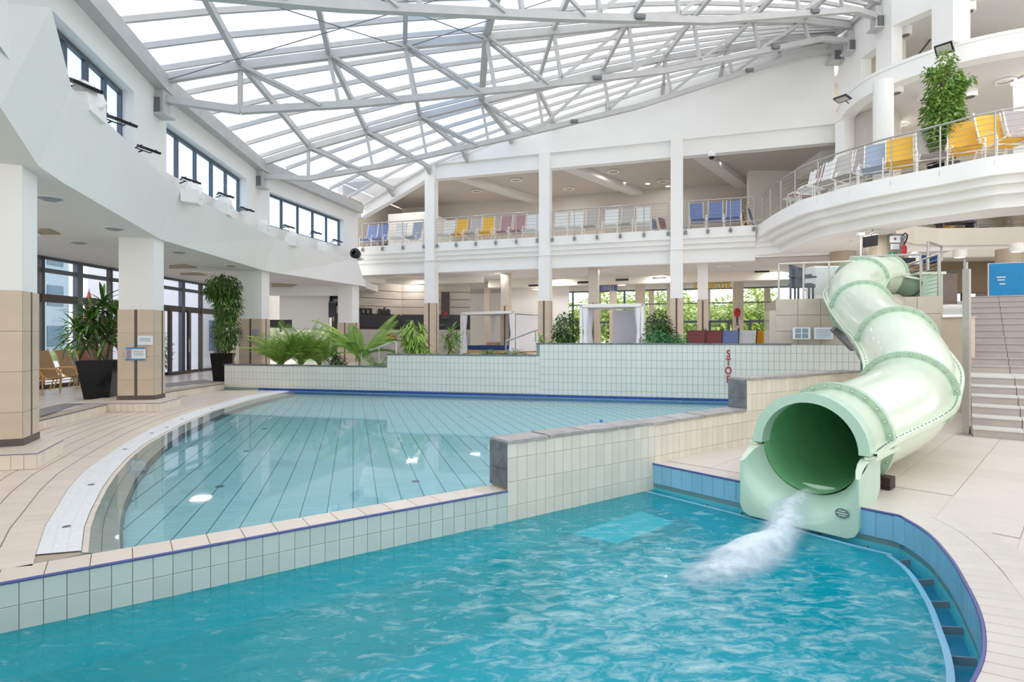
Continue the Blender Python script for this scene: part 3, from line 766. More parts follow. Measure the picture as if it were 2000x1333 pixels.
for i in range(4):
    a, b = K[i], K[i + 1]; t0, t1 = wins[i]; d_ = (b - a).normalized(); nv = V((-d_.y, d_.x)) * .32
    if nv.x > 0: nv = -nv
    def seg(u0, u1, z0, z1):
        p, q_ = a.lerp(b, u0), a.lerp(b, u1); wl.prism([p, q_, q_ + nv, p + nv], z0, z1)
    seg(0, t0, 4.1, 7.0); seg(t1, 1, 4.1, 7.0); seg(t0, t1, 4.1, 5.45); seg(t0, t1, 6.64, 7.0); seg(-.02, 1.02, 7.0, 7.3)
    # window
    w_ = MB(); p, q_ = a.lerp(b, t0) + nv * .8, a.lerp(b, t1) + nv * .8
    P3 = lambda u, z: V((p.lerp(q_, u).x, p.lerp(q_, u).y, z))
    win = thing('window_%d' % (i + 1), None, None, (p.x, p.y, 5.45), kind='structure')
    w_.beam(P3(0, 5.5), P3(1, 5.5), .08, .08); w_.beam(P3(0, 6.6), P3(1, 6.6), .08, .08)
    n_ = 5
    for k in range(n_ + 1): w_.beam(P3(k / n_, 5.45), P3(k / n_, 6.62), .08 if k % 2 else .06, .08)
    w_.build('frame', alu, win)
    for k in range(n_): MB().add([P3(k / n_, 5.5), P3((k + 1) / n_, 5.5), P3((k + 1) / n_, 6.6), P3(k / n_, 6.6)], [(0, 1, 2, 3)]).build('pane', g_sky, win)
struct('wall_left_upper', wl, white)
# pilaster blocks + gutter cornice
for i in range(1, 5):
    p = K[i]
g_ = MB()
for i in range(4):
    a, b = K[i], K[i + 1]; d_ = (b - a).normalized(); nv = V((d_.y, -d_.x))
    g_.beam((a.x + nv.x * .1, a.y + nv.y * .1, 7.24), (b.x + nv.x * .1, b.y + nv.y * .1, 7.24), .3, .14)
    g_.beam((a.x - nv.x * .0, a.y, 7.42), (b.x, b.y, 7.42), .5, .22)
tag(g_.build('eaves_gutter', steel), 'pale grey eaves gutter along the left edge of the glass roof', 'gutter')
# white lumps of wrapped plaster + floodlights
FLOOD = 0
def floodlight(p, ang, tilt, lab, s=1.0, cat='floodlight', group=None, power=FLOOD):
    o = thing('floodlight', lab, cat, p, ang, group)
    m = MB(); m.box((0, -.05 * s, -.02), (.34 * s, .26 * s, .05)); h = m.build('housing', black, o, world=False); h.rotation_euler = (tilt, 0, 0)
    m = MB(); m.box((0, -.05 * s, -.048), (.28 * s, .20 * s, .006)); m2_ = m.build('lens', mat('flood_lens', '#c9c6be', .2, noise=.05) if 'flood_lens' not in MATS else MATS['flood_lens'], o, world=False); m2_.rotation_euler = (tilt, 0, 0)
    m = MB(); m.tube([(-.17 * s, -.05, 0), (-.17 * s, .12, -.04), (.17 * s, .12, -.04), (.17 * s, -.05, 0)], .012, 6); m.tube([(0, .12, -.04), (0, .3, -.08)], .015, 6); m.build('bracket', black, o, world=False)
    if power:
        l = area('flood_light', V(p) + V((0, 0, -.12)), .3 * s, power, (tilt, 0, ang), (1, .97, .93))
    return o
fl = [(152, 160, 8.2), (229, 231, 9.9), (288, 289, 11.6), (371, 350, 13.6), (439, 379, 15.7), (481, 407, 17.8), (563, 441, 20.5), (617, 453, 22.5), (658, 469, 24.0)]
ords = ['nearest', 'second', 'third', 'fourth', 'fifth', 'sixth', 'seventh', 'eighth', 'farthest']
for k, (px, py, d) in enumerate(fl):
    floodlight(D(px, py, d), math.radians(75), .35, '%s of nine black floodlights along the left parapet top' % ords[k], 1.25 if k in (0, 1) else 1.0, group='floodlights on the left parapet')
lump = [(168, 190, 8.4), (375, 372, 13.3), (438, 398, 15.6), (515, 440, 18.8), (570, 462, 20.2), (628, 480, 22.3)]
for k, (px, py, d) in enumerate(lump):
    c = D(px, py + 4, d); m = MB(); m.ball(c, .22, 12, 1.1); m.box((c.x, c.y, c.z - .12), (.34, .5, .3), .2)
    m.v = [(x + R.uniform(-.03, .03), y + R.uniform(-.03, .03), z + R.uniform(-.03, .03)) for x, y, z in m.v]
    tag(m.build('plaster_block', white), '%s of six lumpy white plaster blocks on the left parapet' % ords[k] if k < 5 else 'farthest of six lumpy white plaster blocks on the left parapet', 'plaster block', 'plaster blocks on the left parapet')
# glass front x = -12.8
gx = -12.8
gf = thing('window_front', None, None, (gx, 16, .17), kind='structure')
for z in (.22, 2.66, 3.42, 3.78):
    MB().beam((gx, 7, z), (gx, 26, z), .1, .12 if z != 2.66 else .22).build('transom', dframe if z in (.22, 2.66) else alu, gf)
y = 7.6; ys = []
while y < 26: ys.append(y); y += 1.33
for k, y in enumerate(ys): MB().box((gx, y, 1.98), (.14, .22 if k % 2 else .1, 3.6)).build('mullion', alu if k % 2 else dframe, gf)
for a, b in zip(ys[:-1], ys[1:]):
    for z0, z1 in ((.27, 2.56), (2.77, 3.37), (3.47, 3.74)): MB().add([(gx, a + .05, z0), (gx, b - .05, z0), (gx, b - .05, z1), (gx, a + .05, z1)], [(0, 1, 2, 3)]).build('pane', g_win, gf)
m = MB(); m.box((gx, 20.0, 2.0), (.3, 1.6, 3.6)); m.box((gx, 16, 3.97), (.3, 20, .3)); struct('wall_left', m, white)
dr = thing('door_1', None, None, (gx + .05, 22, .17), kind='structure')
dm = MB()
for y in (21.2, 22.45, 24.9): dm.box((gx + .15, y, 1.4), (.1, .14, 2.4))
dm.beam((gx + .15, 21.2, .24), (gx + .15, 22.45, .24), .1, .1); dm.build('frame', dframe, dr)
MB().tube([(gx + .25, 22.3, 1.0), (gx + .25, 22.3, 1.5)], .02, 6).build('handle', inox, dr)
# shallow coffers, air vents and downlights in the left soffit
for k, pp in enumerate([[(76, 447), (95, 447), (118, 457), (76, 457)], [(330, 519), (360, 516), (385, 523), (330, 524)], [(352, 534), (390, 533), (405, 538), (352, 537)], [(530, 553), (580, 556), (570, 560), (530, 560)]]):
    P = [W(a, b, 3.795) for a, b in pp]; m = MB(); m.prism([v2(p) for p in P], 3.775, 3.799)
    tag(m.build('ceiling_recess', mat('recess_tan', '#a59a83', .8, noise=.05) if 'recess_tan' not in MATS else MATS['recess_tan']), '%s tan recess panel in the left ceiling' % ['nearest', 'second', 'third', 'farthest'][k], 'ceiling panel')
for k, (px, py) in enumerate([(98, 388), (223, 447), (154, 474), (350, 493), (451, 519)]):
    p = W(px, py, 3.79); o = thing('air_vent', '%s round grey air vent in the left ceiling' % ords[k], 'vent', p, group='round vents in the left ceiling')
    MB().lathe([(.001, -.03), (.1, -.035), (.17, 0)], (0, 0, 0), 14).build('diffuser', greypanel, o, world=False); MB().lathe([(.17, 0), (.19, -.01), (.2, .01)], (0, 0, 0), 14).build('ring', soffit, o, world=False)

# outside, left
st = MB(); st.box((-30, 20, -.02), (34, 70, .2)); struct('ground_outside_left', st, pave)
def building(name, label, c, sz, m, nfl, nw, wm, rz=0):
    o = thing(name, label, 'building', (c[0], c[1], 0), rz)
    MB().box((0, 0, sz[2] / 2), sz).build('wall', m, o, world=False)
    for side in (1,):
        for f in range(nfl):
            for k in range(nw):
                z = (f + .55) * sz[2] / nfl; y = (k + .5) / nw * sz[1] - sz[1] / 2
                w = MB(); w.box((sz[0] / 2 + .02, y, z), (.08, sz[1] / nw * .55, sz[2] / nfl * .5)); w.build('window', wm, o, world=False)
    MB().box((0, 0, sz[2] + .1), (sz[0] + .4, sz[1] + .4, .25)).build('roof', greypanel, o, world=False)
    return o
bl = mat('blue_facade', '#a9b7cc', .5, noise=.05); dkw = mat('far_window', '#5b7893', .2, noise=.2)
building('office_building', 'pale blue office block beyond the left glass front', (-40, 36, 0), (12, 16, 9), bl, 3, 6, dkw)
building('house', 'orange and pink low house beyond the left glass front', (-24, 21.5, 0), (6, 7, 3.2), mat('terracotta', '#d98a6a', .7, noise=.08), 1, 3, dkw)
building('tiled_annex', 'white stone-clad annex outside the glass doors', (-17.6, 31.5, 0), (5.5, 8, 6), mat('white_stone', '#dedde4', .6, noise=.05), 2, 3, dkw)
um = thing('garden_umbrella', 'closed white garden umbrella outside the left glass front', 'umbrella', (-16.0, 18.3, .1))
MB().tube([(0, 0, 0), (0, 0, 2.9)], .03, 8).build('pole', inox, um, world=False)
MB().lathe([(.05, 1.2), (.2, 1.35), (.16, 1.9), (.1, 2.5), (.01, 2.9)], (0, 0, 0), 10).build('canopy', curt, um, world=False)
rf = thing('garden_umbrella', 'closed red garden umbrella seen behind the potted palm', 'umbrella', (-15.2, 20.6, .1))
MB().tube([(0, 0, 0), (0, 0, 3.2)], .03, 8).build('pole', inox, rf, world=False)
MB().lathe([(.05, 1.6), (.17, 1.75), (.14, 2.3), (.08, 2.9), (.01, 3.2)], (0, 0, 0), 10).build('canopy', redm, rf, world=False)

# ================================================================ GALLERY (back)
ug = V((.952, -.3065, 0)); vg = V((.3065, .952, 0)); og = V((0, 24.5, 0))
def G(u, v, z=0.0): return og + ug * u + vg * v + V((0, 0, z))
def gbox(mb, u0, u1, v0, v1, z0, z1):
    mb.prism([v2(G(u0, v0)), v2(G(u1, v0)), v2(G(u1, v1)), v2(G(u0, v1))], z0, z1); return mb
ang_g = math.atan2(ug.y, ug.x)
cu = [-3.85, 1.44, 6.77]
for k, u in enumerate(cu):
    nm = ['left', 'middle', 'right'][k]
    c = G(u - .25, -.12)
    o = column('gallery_column', '%s tall white gallery column with brown tile base behind the pool wall' % nm, (G(u + .24, -.1).x, G(u + .24, -.1).y), (-.952, .3065), (.3065, .952), .5, .5, .75, 5.0, 3.1, sw=.07)
    gbox(MB(), u - .23, u + .23, -.08, .36, 5.0, 9.35).build('upper_shaft', white, o)
    MB().box((G(u, .12).x, G(u, .12).y, 5.0), (.52, .5, .02), ang_g).build('collar', white, o)
# fascia tiers
U0, U1 = -7.25, 9.62
fz = MB()
for (v0, za, zb) in ((.0, 5.42, 5.8), (.10, 5.22, 5.42), (.2, 5.03, 5.22), (.34, 4.62, 5.03), (.26, 4.5, 4.66)): gbox(fz, U0 - 1.2, U1 if v0 < .3 else 12.3, v0, .6, za, zb)
gbox(fz, U0 - 1.2, 14, .5, 6.6, 5.45, 5.78)
struct('trim_gallery', fz, white)
cl = MB(); gbox(cl, -12, 16, .5, 12, 4.62, 4.72); struct('ceiling_ground', cl, soffit)
cb = MB(); gbox(cb, -3, 12.6, 5.2, 5.7, 4.2, 4.62); struct('trim_ceiling_beam', cb, cream)
cb = MB(); gbox(cb, -8, -2.6, 3.2, 3.5, 4.3, 4.62); struct('trim_ceiling_step', cb, cream)
# upper gallery
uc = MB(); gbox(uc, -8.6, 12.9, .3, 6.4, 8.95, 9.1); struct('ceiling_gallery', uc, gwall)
ub = MB(); gbox(ub, -4.1, 12.3, .12, .5, 8.68, 9.35); struct('trim_gallery_beam', ub, white)
bb = MB()
for u0, u1 in ((-2.7, -.6), (2.3, 4.7), (7.6, 9.6)):
    a, b, = G(u0, .5), G(u1, 6.1); bb.beam((a.x, a.y, 8.83), (b.x, b.y, 8.83), .55, .25)
struct('trim_ceiling_beams', bb, soffit)
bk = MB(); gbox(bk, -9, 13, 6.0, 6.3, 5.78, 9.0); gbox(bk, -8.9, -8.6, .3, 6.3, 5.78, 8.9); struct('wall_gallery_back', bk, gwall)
mm = MB(); gbox(mm, -7.6, -5.3, 2.8, 6.0, 5.78, 7.9); struct('wall_gallery_room', mm, white)
mm = MB()
for u0, u1 in ((5.0, 6.5), (9.0, 9.9)): gbox(mm, u0, u1, 5.9, 5.99, 6.0, 7.0)
# dark mirror windows at the back of the gallery
for k, (u0, u1) in enumerate(((5.7, 7.2), (10.1, 11.2))):
    w = thing('window_%d' % (6 + k), None, None, G(u0, 5.95, 5.9), kind='structure')
    gbox(MB(), u0, u1, 5.9, 5.98, 5.95, 6.95).build('pane', mat('dim_glass', '#9db3b6', .1, noise=.1) if 'dim_glass' not in MATS else MATS['dim_glass'], w)
    m = MB(); 
    for uu in (u0, (u0 + u1) / 2, u1): gbox(m, uu - .04, uu + .04, 5.86, 5.9, 5.95, 6.95)
    m.build('frame', alu, w)
# gable wall above
def lerpT(tab, x):
    if x <= tab[0][0]: return tab[0][1]
    for (a, za), (b, zb) in zip(tab[:-1], tab[1:]):
        if x <= b: return za + (zb - za) * (x - a) / (b - a)
    return tab[-1][1]
ztab = [(0, 7.45), (.07, 7.95), (.16, 8.5), (.255, 9.1), (.373, 9.75), (.457, 10.2), (.57, 10.85), (.684, 11.4), (.8, 11.85), (.9, 12.2), (1, 12.4)]
gtab = [(-6.9, 7.68), (-3.9, 9.15), (.3, 10.3), (6, 11.5), (10.3, 12.2), (11.7, 12.35)]
tw = MB()
us = [-4.1, -3, -1.5, 0, 1.5, 3, 4.5, 6, 7.5, 9, 10.5, 11.5, 12.25]
for a, b in zip(us[:-1], us[1:]):
    za, zb = lerpT(gtab, G(a, 0).x) - .02, lerpT(gtab, G(b, 0).x) - .02
    tw.slab([G(a, 0, 9.3), G(b, 0, 9.3), G(b, 0, zb), G(a, 0, za)], vg * .3)
for a, b in ((-7.4, -5.6), (-5.6, -4.1)):
    za, zb = lerpT(gtab, G(a, 0).x), lerpT(gtab, G(b, 0).x); tw.slab([G(a, 0, za - .5), G(b, 0, zb - .5), G(b, 0, zb - .02), G(a, 0, za - .02)], vg * .35)
struct('wall_gable', tw, white)

# railings
def railing(name, label, pts, z, h, spacing, cables=7, post_r=.02, closed_ends=True, mat_=inox, bracket=True, out=None, glassp=False):
    o = thing(name, label, 'railing', (pts[0][0], pts[0][1], z)); L_ = plen(pts); n = max(1, round(L_ / spacing))
    P3 = lambda s, zz: V((poly_at(pts, s).x, poly_at(pts, s).y, z + zz))
    for i in range(n + 1):
        p = P3(L_ * i / n, 0); m = MB(); m.tube([p + V((0, 0, -.15)), p + V((0, 0, h))], post_r, 6); m.build('post', mat_, o)
        if bracket: MB().box((p.x, p.y, z - .16), (.1, .08, .13), 0).build('bracket', mat('bracket_grey', '#8b8580', .5, metal=.2, noise=.1) if 'bracket_grey' not in MATS else MATS['bracket_grey'], o)
    N_ = max(2, int(L_ / .5)); MB().tube([P3(L_ * i / N_, h) for i in range(N_ + 1)], .026, 8).build('handrail', mat_, o)
    for c in range(cables):
        zz = .12 + (h - .24) * c / max(1, cables - 1); MB().tube([P3(L_ * i / N_, zz) for i in range(N_ + 1)], .006, 4).build('cable', mat_, o)
    if glassp:
        for i in range(n):
            a, b = P3(L_ * (i + .06) / n, .08), P3(L_ * (i + .94) / n, .08); MB().add([a, b, b + V((0, 0, h - .2)), a + V((0, 0, h - .2))], [(0, 1, 2, 3)]).build('glass_panel', g_rail, o)
    return o
bays = [(-7.3, -4.15, 'far left'), (-3.5, 1.12, 'centre left'), (1.78, 6.45, 'centre right'), (7.1, 9.55, 'right')]
for u0, u1, nm in bays:
    railing('gallery_railing', 'steel cable railing in the %s bay of the back gallery' % nm, [v2(G(u0, -.05)), v2(G(u1, -.05))], 5.8, 1.05, .93)

# ================================================================ LOUNGE CHAIR PROTOTYPE
def make_chair(fabric, frame, h=1.15, label='', group=None, wicker=False):
    o = thing('sun_lounger', label, 'lounger', (0, 0, 0), 0, group)
    # local: faces -y, back leans to +y
    prof = [(-.52, .40), (-.3, .36), (-.02, .33), (.10, .42), (.17, .62), (.25, .88), (.32, h)]
    m = MB(); w = .25
    ring = [[V((-w, y, z)), V((w, y, z)), V((w, y + .012, z - .012)), V((-w, y + .012, z - .012))] for y, z in prof]; m.loft(ring, True)
    m.build('sling', fabric, o, world=False)
    for sx in (-1, 1): MB().tube([V((sx * .27, y, z)) for y, z in prof] + [V((sx * .27, .34, h + .05))], .016, 6).build('side_rail', frame, o, world=False)
    for sx in (-1, 1):
        x = sx * .31
        MB().tube([(x, -.36, 0), (x, -.38, .42), (x, -.33, .56), (x, -.22, .60), (x, .1, .6), (x, .17, .57)], .016, 6).build('armrest', frame, o, world=False)
        MB().tube([(x, .05, .58), (x, .2, .3), (x, .32, 0)], .016, 6).build('leg', frame, o, world=False)
    for y in (-.37, .2): MB().tube([(-.31, y, .3), (.31, y, .3)], .013, 6).build('crossbar', frame, o, world=False)
    return o
wframe = mat('white_frame', '#f3f0ea', .35, noise=.01)
protos = {}
def chair(kind, p, rz, label, group, frame=None, h=1.15):
    frame = frame or wframe
    k = (kind, frame.name)
    if k not in protos: o = protos[k] = make_chair(fab[kind], frame, h)
    else: o = copy_tree(protos[k])
    o.location = p; o.rotation_euler = (0, 0, rz); o['label'] = label; o['group'] = group
    return o
cname = dict(white='white', grey='light grey', darkgrey='mid grey', yellow='yellow', mauve='mauve pink', blue='blue', bluegrey='blue-grey', maroon='maroon', gold='golden yellow', tan='tan', rust='rust red')
NUM = ['first', 'second', 'third', 'fourth', 'fifth', 'sixth', 'seventh', 'eighth', 'ninth', 'tenth']
def u_of(px, v):   # gallery u coordinate seen at pixel column px at depth offset v
    t = (px - 1000) / F; return (t * (24.5 + .952 * v) - .3065 * v) / (.952 + .3065 * t)
rows = [('far left gallery bay', [(722, 'blue'), (744, 'blue'), (780, 'white'), (810, 'bluegrey')]),
        ('bay right of left gallery column', [(874, 'white'), (898, 'yellow'), (925, 'grey'), (951, 'yellow'), (985, 'mauve'), (1012, 'mauve'), (1038, 'white')]),
        ('bay right of middle gallery column', [(1095, 'white'), (1125, 'white'), (1155, 'grey'), (1193, 'white'), (1224, 'grey'), (1257, 'white')]),
        ('bay right of right gallery column', [(1361, 'blue'), (1397, 'blue'), (1432, 'blue')])]
for nm, lst in rows:
    for k, (px, c) in enumerate(lst):
        p = G(u_of(px, .75), .75, 5.8)
        chair(c, p, ang_g + R.uniform(-.12, .1), '%s lounger, %s from the left in the %s' % (cname[c], NUM[k], nm), 'loungers on the back gallery', h=1.2)
for k, (px, c) in enumerate([(1462, 'gold'), (1478, 'blue')]):
    chair(c, G(u_of(px, 2.6), 2.6, 5.8), ang_g + 1.2, '%s lounger turned sideways in the second row at the gallery right end' % cname[c], 'loungers on the back gallery')
# dark reclined chairs second row
for k, (px, c) in enumerate([(1285, 'bluegrey'), (1303, 'mauve')]):
    chair(c, G(u_of(px, 3.4), 3.4, 5.8), ang_g + 1.0, '%s lounger further back beside the right gallery column' % cname[c], 'loungers on the back gallery')
# five chairs behind the STOP wall
for k, (px, c) in enumerate([(1358, 'maroon'), (1390, 'maroon'), (1422, 'blue'), (1456, 'white'), (1487, 'gold')]):
    c2 = D(px, 643, 17.6); z0 = 1.83 - 1.25
    chair(c, (c2.x, c2.y, .75), ang_g + PI + .1, '%s lounger seen from behind over the pool wall%s' % (cname[c], {0: ', leftmost of five', 1: ', second of five'}.get(k, '')), 'row of coloured loungers behind the pool wall', frame=dframe, h=1.04)
    
# ceilings lights, vents
def downlight(p, label, r=.09, group='downlights'):
    o = thing('downlight', label, 'ceiling light', p, group=group)
    MB().lathe([(r * .7, -.012), (r, -.015), (r * 1.15, 0)], (0, 0, 0), 14).build('trim_ring', lampw, o, world=False)
    MB().lathe([(.001, -.008), (r * .75, -.008)], (0, 0, 0), 14).build('lens', glow, o, world=False)
dl = [(1128, 357), (1115, 389), (1218, 357), (1265, 361)]
for k, (px, py) in enumerate([(1114, 389), (1218, 357), (1265, 359), (1305, 364), (1003, 403)]):
    downlight(W(px, py, 8.945), 'round downlight in the gallery ceiling, %s of five' % NUM[k], .14, 'downlights in the gallery ceiling')
for k, (px, py) in enumerate([(1215, 557), (1296, 553), (1462, 547), (1048, 565), (1400, 549)]):
    downlight(W(px, py, 4.61) if py < 0 else D(px, py, 30.0), 'wide round downlight under the ground floor ceiling, %s of five' % NUM[k], .28, 'downlights under the ground floor ceiling')
for k, (px, py) in enumerate([(1044, 558), (1140, 552), (1215, 547), (1288, 543), (1488, 530.5)]):
    u = u_of(px, 5.2); p = G(u, 5.17, 1.6 - (py - HY) * (24.5 + .952 * 5.2 - .3065 * u) / F)
    o = thing('slot_vent', 'black slot air vent in the cream ceiling beam, %s from left' % NUM[k], 'vent', p, ang_g, 'slot vents in the cream ceiling beam')
    MB().box((0, 0, 0), (.62, .05, .1)).build('slot', black, o, world=False); MB().box((0, .01, 0), (.68, .04, .16)).build('frame', cream, o, world=False)
cam_o = thing('dome_camera', 'white dome security camera hanging under the gallery beam', 'camera', D(1390, 302, 22.0))
MB().tube([(0, 0, .25), (0, 0, .05)], .05, 8).build('stem', lampw, cam_o, world=False); MB().ball((0, 0, 0), .15, 12).build('body', lampw, cam_o, world=False); MB().ball((0, 0, -.08), .12, 12).build('dome', black, cam_o, world=False)
spk = thing('speaker', 'black round speaker at the left end of the gallery fascia', 'speaker', D(697, 497, 24.6), -.3)
MB().lathe([(.0, 0), (.2, .02), (.22, .3), (.1, .4)], (0, 0, 0), 14).build('horn', black, spk, world=False); MB().ball((0, 0, .02), .1, 10).build('cone', curt, spk, world=False)
for c in spk.children: c.rotation_euler = (PI / 2, 0, .3)
MB().box((.1, .1, -.2), (.3, .2, .1)).build('bracket', white, spk, world=False)

# terrace floor behind pool wall
tf = MB(); tf.prism([v2(BP(-8.7, .3)), v2(BP(-3.54, .3)), v2(G(-3.6, 12)), v2(G(-14, 12))], -.3, .5)
struct('floor_planted_terrace', tf, platt)
tf = MB(); tf.prism([v2(BP(-3.54, .3)), v2(BP(8.0, .3)), V((8, 13.9)), v2(G(12, 12)), v2(G(-3.6, 12))], -.3, .75); gbox(tf, 8, 26, -2, 20, -.3, .74); struct('floor_bar_terrace', tf, platt)
# second-row interior columns
for k, (px0, px1, py, d, zt) in enumerate([(978, 999, 535, 27.3, 3.1), (1148, 1172, 523, 24.9, 3.1), (1360, 1385, 513, 23.2, 3.1), (1430, 1453, 543, 29.5, 4.4), (1240, 1261, 548, 31, 4.4), (1302, 1313, 548, 33, 4.3), (946, 958, 560, 32, 4.4), (1083, 1100, 550, 31.5, 4.4), (1190, 1205, 560, 33, 4.3)]):
    w = (px1 - px0) * d / F / 1.3; x = ((px0 + px1) / 2 - 1000) / F * d
    lab = ['beside the first cabana', 'behind the second cabana', 'behind the maroon loungers', 'with the hanging lifebuoy pole', 'between the garden windows', 'slim, between the garden windows', 'at the white partition', 'left of the second cabana', 'seen above the second cabana'][k]
    o = thing('inner_column', 'beige inner column %s' % lab, 'column', (x, d, .75))
    MB().box((x, d, 3.0), (w, w, 3.3), ang_g).build('shaft', white if k in (2,) else mat('beige_paint', '#d6cabb', .6, noise=.03) if 'beige_paint' not in MATS else MATS['beige_paint'], o)
    MB().box((x, d, .75 + (zt - .75) / 2), (w + .03, w + .03, zt - .75), ang_g).build('cladding', beige if zt < 4 else MATS['beige_paint'], o)
    if zt < 4: MB().box((x - .3065 * w * .52, d - .952 * w * .52, 1.9), (.06, .05, 2.3), ang_g).build('vertical_strip', strip, o)
# garden window wall at v = 11
gw = thing('window_garden', None, None, G(6, 11, .75), kind='structure')
uu = [-1.2 + 1.55 * k for k in range(12)]
for z, hh in ((.85, .1), (2.45, .12), (3.5, .06), (4.32, .1)): a, b = G(uu[0], 11, z), G(uu[-1], 11, z); MB().beam(a, b, .1, hh).build('transom', alu if z > 1 else dframe, gw)
for k, u in enumerate(uu): p = G(u, 11); MB().box((p.x, p.y, 2.6), (.1 if k % 2 else .3, .1, 3.6), ang_g).build('mullion', alu if k % 2 else MATS['beige_paint'], gw)
for u0, u1 in zip(uu[:-1], uu[1:]):
    for z0, z1 in ((.9, 2.39), (2.51, 3.47), (3.53, 4.27)): MB().add([G(u0 + .05, 11, z0), G(u1 - .05, 11, z0), G(u1 - .05, 11, z1), G(u0 + .05, 11, z1)], [(0, 1, 2, 3)]).build('pane', g_win, gw)
for k, (a, b) in enumerate(((8.2, 9.2), (10.3, 11.3), (13.2, 14.3))):
    d_ = thing('door_%d' % (2 + k), None, None, G(a, 10.8, .75), kind='structure'); m = MB()
    for u in (a, b): m.beam(G(u, 10.8, .75), G(u, 10.8, 2.45), .14, .12)
    m.beam(G(a, 10.8, 2.45), G(b, 10.8, 2.45), .1, .14); m.beam(G(a, 10.8, 1.35), G(b, 10.8, 1.35), .08, .08); m.build('frame', alu, d_)
    MB().beam(G(b - .15, 10.7, 1.4), G(b - .15, 10.7, 1.75), .03, .03).build('handle', inox, d_)
wp = MB(); gbox(wp, -30, 26, 10.9, 11.1, 4.35, 4.7); gbox(wp, -30, -1.2, 10.9, 11.1, .5, 4.7); gbox(wp, -2.5, 1.1, 6.2, 6.4, .75, 4.62)
struct('wall_back', wp, white)
# bar: angled stone clad wall, black band, counter, lettering, dark panel
Bq = [V((-8.2, 26.6)), V((-5.65, 29.2)), V((-2.15, 29.4))]
br = thing('bar_wall', 'beige stone striped wall of the bar with black band behind the palms', 'bar', (-5.6, 28.8, .5))
for a, b in ((Bq[0], Bq[1]), (Bq[1], Bq[2])):
    nv = V((-(b - a).y, (b - a).x, 0)).normalized() * .3
    z = 2.72
    while z < 4.2:
        MB().slab([V((a.x, a.y, z)), V((b.x, b.y, z)), V((b.x, b.y, z + .36)), V((a.x, a.y, z + .36))], nv * .9).build('stone_course', barwood, br); z += .39
    MB().slab([V((a.x, a.y, .5)) + nv * .1, V((b.x, b.y, .5)) + nv * .1, V((b.x, b.y, 4.2)) + nv * .1, V((a.x, a.y, 4.2)) + nv * .1], nv).build('core', mat('bar_joint', '#6f665d', .8, noise=.05) if 'bar_joint' not in MATS else MATS['bar_joint'], br)
    off = nv * -.15; off = V((off.x, off.y, 0)) * 3
    MB().slab([V((a.x, a.y, 2.08)) + off, V((b.x, b.y, 2.08)) + off, V((b.x, b.y, 2.66)) + off, V((a.x, a.y, 2.66)) + off], -off * .9).build('black_band', darkst, br)
    MB().slab([V((a.x, a.y, .5)) + off * 1.5, V((b.x, b.y, .5)) + off * 1.5, V((b.x, b.y, 1.95)) + off * 1.5, V((a.x, a.y, 1.95)) + off * 1.5], -off * .5).build('counter_front', mat('counter_grey', '#b9b3ae', .4, noise=.05) if 'counter_grey' not in MATS else MATS['counter_grey'], br)
pnl = MB(); p = D(870, 597, 29.0); pnl.box((p.x, p.y, p.z), (.42, .06, 1.35), 0.05); pnl.build('dark_panel', mat('dark_brown_panel', '#4a3c3b', .5, noise=.1), br)
MB().box((D(870, 612, 28.9).x, 28.93, D(870, 613, 28.9).z), (.16, .02, .18)).build('small_notice', redm, br)
dirb = (Bq[1] - Bq[0]).normalized(); nb = V((dirb.y, -dirb.x, 0))
for i, ch_ in enumerate('POOL BÁR'):
    if ch_ == ' ': continue
    s_ = 1.30 + i * .245 * 1.0; px_ = 701.5 + i * 8.0
    # intersect view ray with wall
    t = (px_ - 1000) / F; a = Bq[0]; k = (t * a.y - a.x) / (dirb.x - t * dirb.y); p = a + dirb * k
    text('letter', ch_, .42, (p.x + nb.x * .06, p.y + nb.y * .06, 2.68), (PI / 2, 0, math.atan2(dirb.y, dirb.x)), black, br, ext=.03, sx=1.0, bold=.012)
mx_ = thing('red_mixer', 'dark red bar appliance on the counter behind the palm fronds', 'appliance', D(762, 660, 27.0))
MB().lathe([(.1, -.12), (.3, -.1), (.32, .05), (.2, .12), (.05, .16)], (0, 0, 0), 14).build('bowl', redm, mx_, world=False); MB().box((0, 0, .2), (.6, .3, .03)).build('shelf', black, mx_, world=False)
# left interior: white screen wall, dark glass stair panel
iw = MB(); iw.box((-9.4, 26.0, 3.0), (2.2, .2, 2.2)); iw.box((-9.0, 25.2, 3.65), (3.2, .3, .5)); struct('wall_bar_left', iw, white)
tvp = thing('stair_balustrade', 'dark glass stair panel with steel feet near the bar', 'balustrade', D(630, 605, 26.0))
MB().box((0, 0, 0), (1.25, .05, .72)).build('dark_glass', mat('smoked_glass', '#25262c', .1, noise=.2), tvp, world=False)
MB().box((.3, .3, .42), (.95, .05, .5)).build('upper_glass', MATS['smoked_glass'], tvp, world=False)
for x in (-.5, .0, .5): MB().box((x, -.03, -.42), (.05, .04, .18)).build('foot', inox, tvp, world=False)
scr = thing('grey_screen', 'dark grey flat screen left of the bar behind the plants', 'screen', D(548, 633, 24.5)); MB().box((0, 0, 0), (.95, .08, .35)).build('panel', darkst, scr, world=False); MB().box((0, .02, -.25), (.1, .05, .2)).build('stand', dsteel, scr, world=False)

